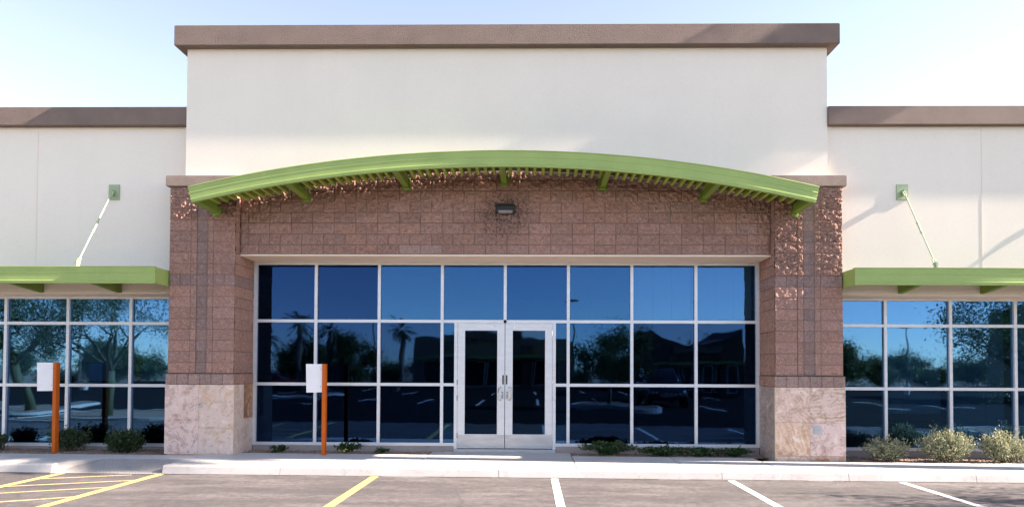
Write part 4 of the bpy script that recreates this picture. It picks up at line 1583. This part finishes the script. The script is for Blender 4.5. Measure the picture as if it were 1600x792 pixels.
far_building('low brown shop with flat parapet, mirrored behind the doors', -10.5, 3.0, -45, 4.3, 4.8, False, 1)
far_building('dark shop with dished roofline, mirrored in the right entrance panes', 8.6, 14.6, -35, 3.3, 4.4, True, 2)
far_building('tall tan shop mirrored at the right picture edge', 29.5, 37, -22, 5.6, 6.2, False, 4)


def loft(mb, secs):
    """secs: list of (y, [(x, z)...]) rings"""
    k = len(secs[0][1])
    vs = [(x, y, z) for y, ring in secs for x, z in ring]
    fs = []
    for i in range(len(secs) - 1):
        for j in range(k):
            fs.append((i * k + j, i * k + (j + 1) % k, (i + 1) * k + (j + 1) % k, (i + 1) * k + j))
    fs += [tuple(range(k)), tuple((len(secs) - 1) * k + j for j in range(k))]
    return mb.add(vs, fs)


def car(name, label, x, y, rz, paint, suv):
    r = empty(name, (x, y, -.14), rz)
    tag(r, label, 'car', 'parked cars seen in the glass')
    L, W = (4.7, .93) if suv else (4.4, .87)
    hb = 1.02 if suv else .86
    ht = 1.76 if suv else 1.42
    zb = .30

    def ring(w, z0, z1):
        return [(-w * .94, z0), (w * .94, z0), (w, z0 + (z1 - z0) * .45), (w * .93, z1 - .04), (w * .84, z1), (-w * .84, z1), (-w * .93, z1 - .04), (-w, z0 + (z1 - z0) * .45)]
    b = MB()
    loft(b, [(-L / 2, ring(W * .86, .42, hb * .72)), (-L / 2 + .12, ring(W * .96, zb, hb * .84)), (-L / 2 + .9, ring(W, zb, hb * .95)), (-.7, ring(W, zb, hb)),
             (L / 2 - .7, ring(W, zb, hb)), (L / 2 - .1, ring(W * .96, zb, hb * .97)), (L / 2, ring(W * .88, .42, hb * .85))])
    body = adopt(b.build('body', paint, smooth=True), r)
    c = MB()
    yr = L / 2 - (.12 if suv else .55)
    loft(c, [(-.95, ring(W * .86, hb - .03, hb + .02)), (-.25, ring(W * .80, hb - .03, ht - .05)), (.3, ring(W * .78, hb - .03, ht)), (yr - .5, ring(W * .78, hb - .03, ht - .02)), (yr, ring(W * .82, hb - .03, hb + .05))])
    adopt(c.build('cabin', M['far_glass'], smooth=True), r)
    rf = MB()
    rf.box(-W * .66, W * .66, -.15, yr - .55, ht - .02, ht + .02)
    adopt(rf.build('roof', paint, bevel=.015), r)
    for sx in (-1, 1):
        for yy in (-L / 2 + .85, L / 2 - .85):
            w = MB().tube([(sx * (W - .2), yy, .34), (sx * (W + .01), yy, .34)], .34, 24)
            wo = adopt(w.build('wheel', M['tyre']), r)
            adopt(MB().tube([(sx * (W + .011), yy, .34), (sx * (W + .025), yy, .34)], .21, 18).build('rim', M['steel']), wo)
        adopt(MB().box(sx * W * .5, sx * W * .86, -L / 2 - .02, -L / 2 + .2, hb * .60, hb * .74).build('headlight', M['lampglass'], bevel=.03), r)
        adopt(MB().box(sx * (W - .02), sx * (W + .18), -.75, -.60, hb, hb + .14).build('mirror', paint, bevel=.03), r)
    adopt(MB().box(-W * .45, W * .45, -L / 2 - .015, -L / 2 + .1, hb * .5, hb * .70).build('grille', M['steel']), r)
    adopt(MB().box(-W * .86, W * .86, -L / 2 - .06, -L / 2 + .15, .34, .52).build('bumper', M['black'], bevel=.03), r)
    return r


car('parked_suv', 'dark grey suv facing the shop, mirrored right of the doors', 6.4, -20.2, math.pi, M['car_dark'], True)
car('parked_car', 'red car far across the lot, mirrored left of the white sign', -20.5, -41, math.pi * .5, M['car_red'], False)

# ================================================================== LIGHT, SKY, CAMERA
EL, AZ = R(30.0), R(3.0)
sd = Vector((math.cos(EL) * math.cos(AZ), -math.cos(EL) * math.sin(AZ), math.sin(EL)))
sun = bpy.data.lights.new('sun', 'SUN')
sun.energy = 5.0
sun.angle = R(0.6)
sun.color = (1.0, 0.95, 0.87)
so = bpy.data.objects.new('sun', sun)
so.rotation_euler = (-sd).to_track_quat('-Z', 'Y').to_euler()
so.location = (30, -5, 20)
COL.objects.link(so)
wd = bpy.data.worlds.new('World')
S.world = wd
wd.use_nodes = True
nt = wd.node_tree
bg = nt.nodes.get('Background') or nt.nodes.new('ShaderNodeBackground')
sk = nt.nodes.new('ShaderNodeTexSky')
sk.sky_type = 'NISHITA'
sk.sun_disc = False
sk.sun_elevation = EL
sk.sun_rotation = math.atan2(sd.x, sd.y)
sk.altitude = 2500
sk.air_density = 1.0
sk.dust_density = 0.15
sk.ozone_density = 0.6
hs = nt.nodes.new('ShaderNodeHueSaturation')
hs.inputs['Saturation'].default_value = 0.86
nt.links.new(sk.outputs[0], hs.inputs['Color'])
nt.links.new(hs.outputs[0], bg.inputs[0])
bg.inputs[1].default_value = 0.10

psi, th, rho, ppx, ppy, F = .0153, .0235, .0041, 817.0, 549.5, 1090.0
fw = Vector((-math.sin(psi) * math.cos(th), math.cos(psi) * math.cos(th), math.sin(th)))
r = Vector((math.cos(psi), math.sin(psi), 0))
u = r.cross(fw)
r2 = r * math.cos(rho) + u * math.sin(rho)
u2 = u * math.cos(rho) - r * math.sin(rho)
cam = bpy.data.cameras.new('camera')
co = bpy.data.objects.new('camera', cam)
mat = Matrix((r2, u2, -fw)).transposed().to_4x4()
mat.translation = Vector((0, -12.79, 1.635))
co.matrix_world = mat
cam.sensor_fit = 'HORIZONTAL'
cam.sensor_width = 36.0
cam.lens = 36.0 * F / 1600.0
cam.shift_x = -(ppx - 800) / 1600.0
cam.shift_y = (ppy - 396) / 1600.0
cam.clip_end = 3000
COL.objects.link(co)
S.camera = co
S.view_settings.view_transform = 'Standard'
S.view_settings.look = 'None'
S.view_settings.exposure = 2.23
S.view_settings.use_white_balance = True
S.view_settings.white_balance_temperature = 7420
S.view_settings.white_balance_tint = 18
S.view_settings.gamma = 1.0
S.cycles.max_bounces = 8
S.cycles.transparent_max_bounces = 12
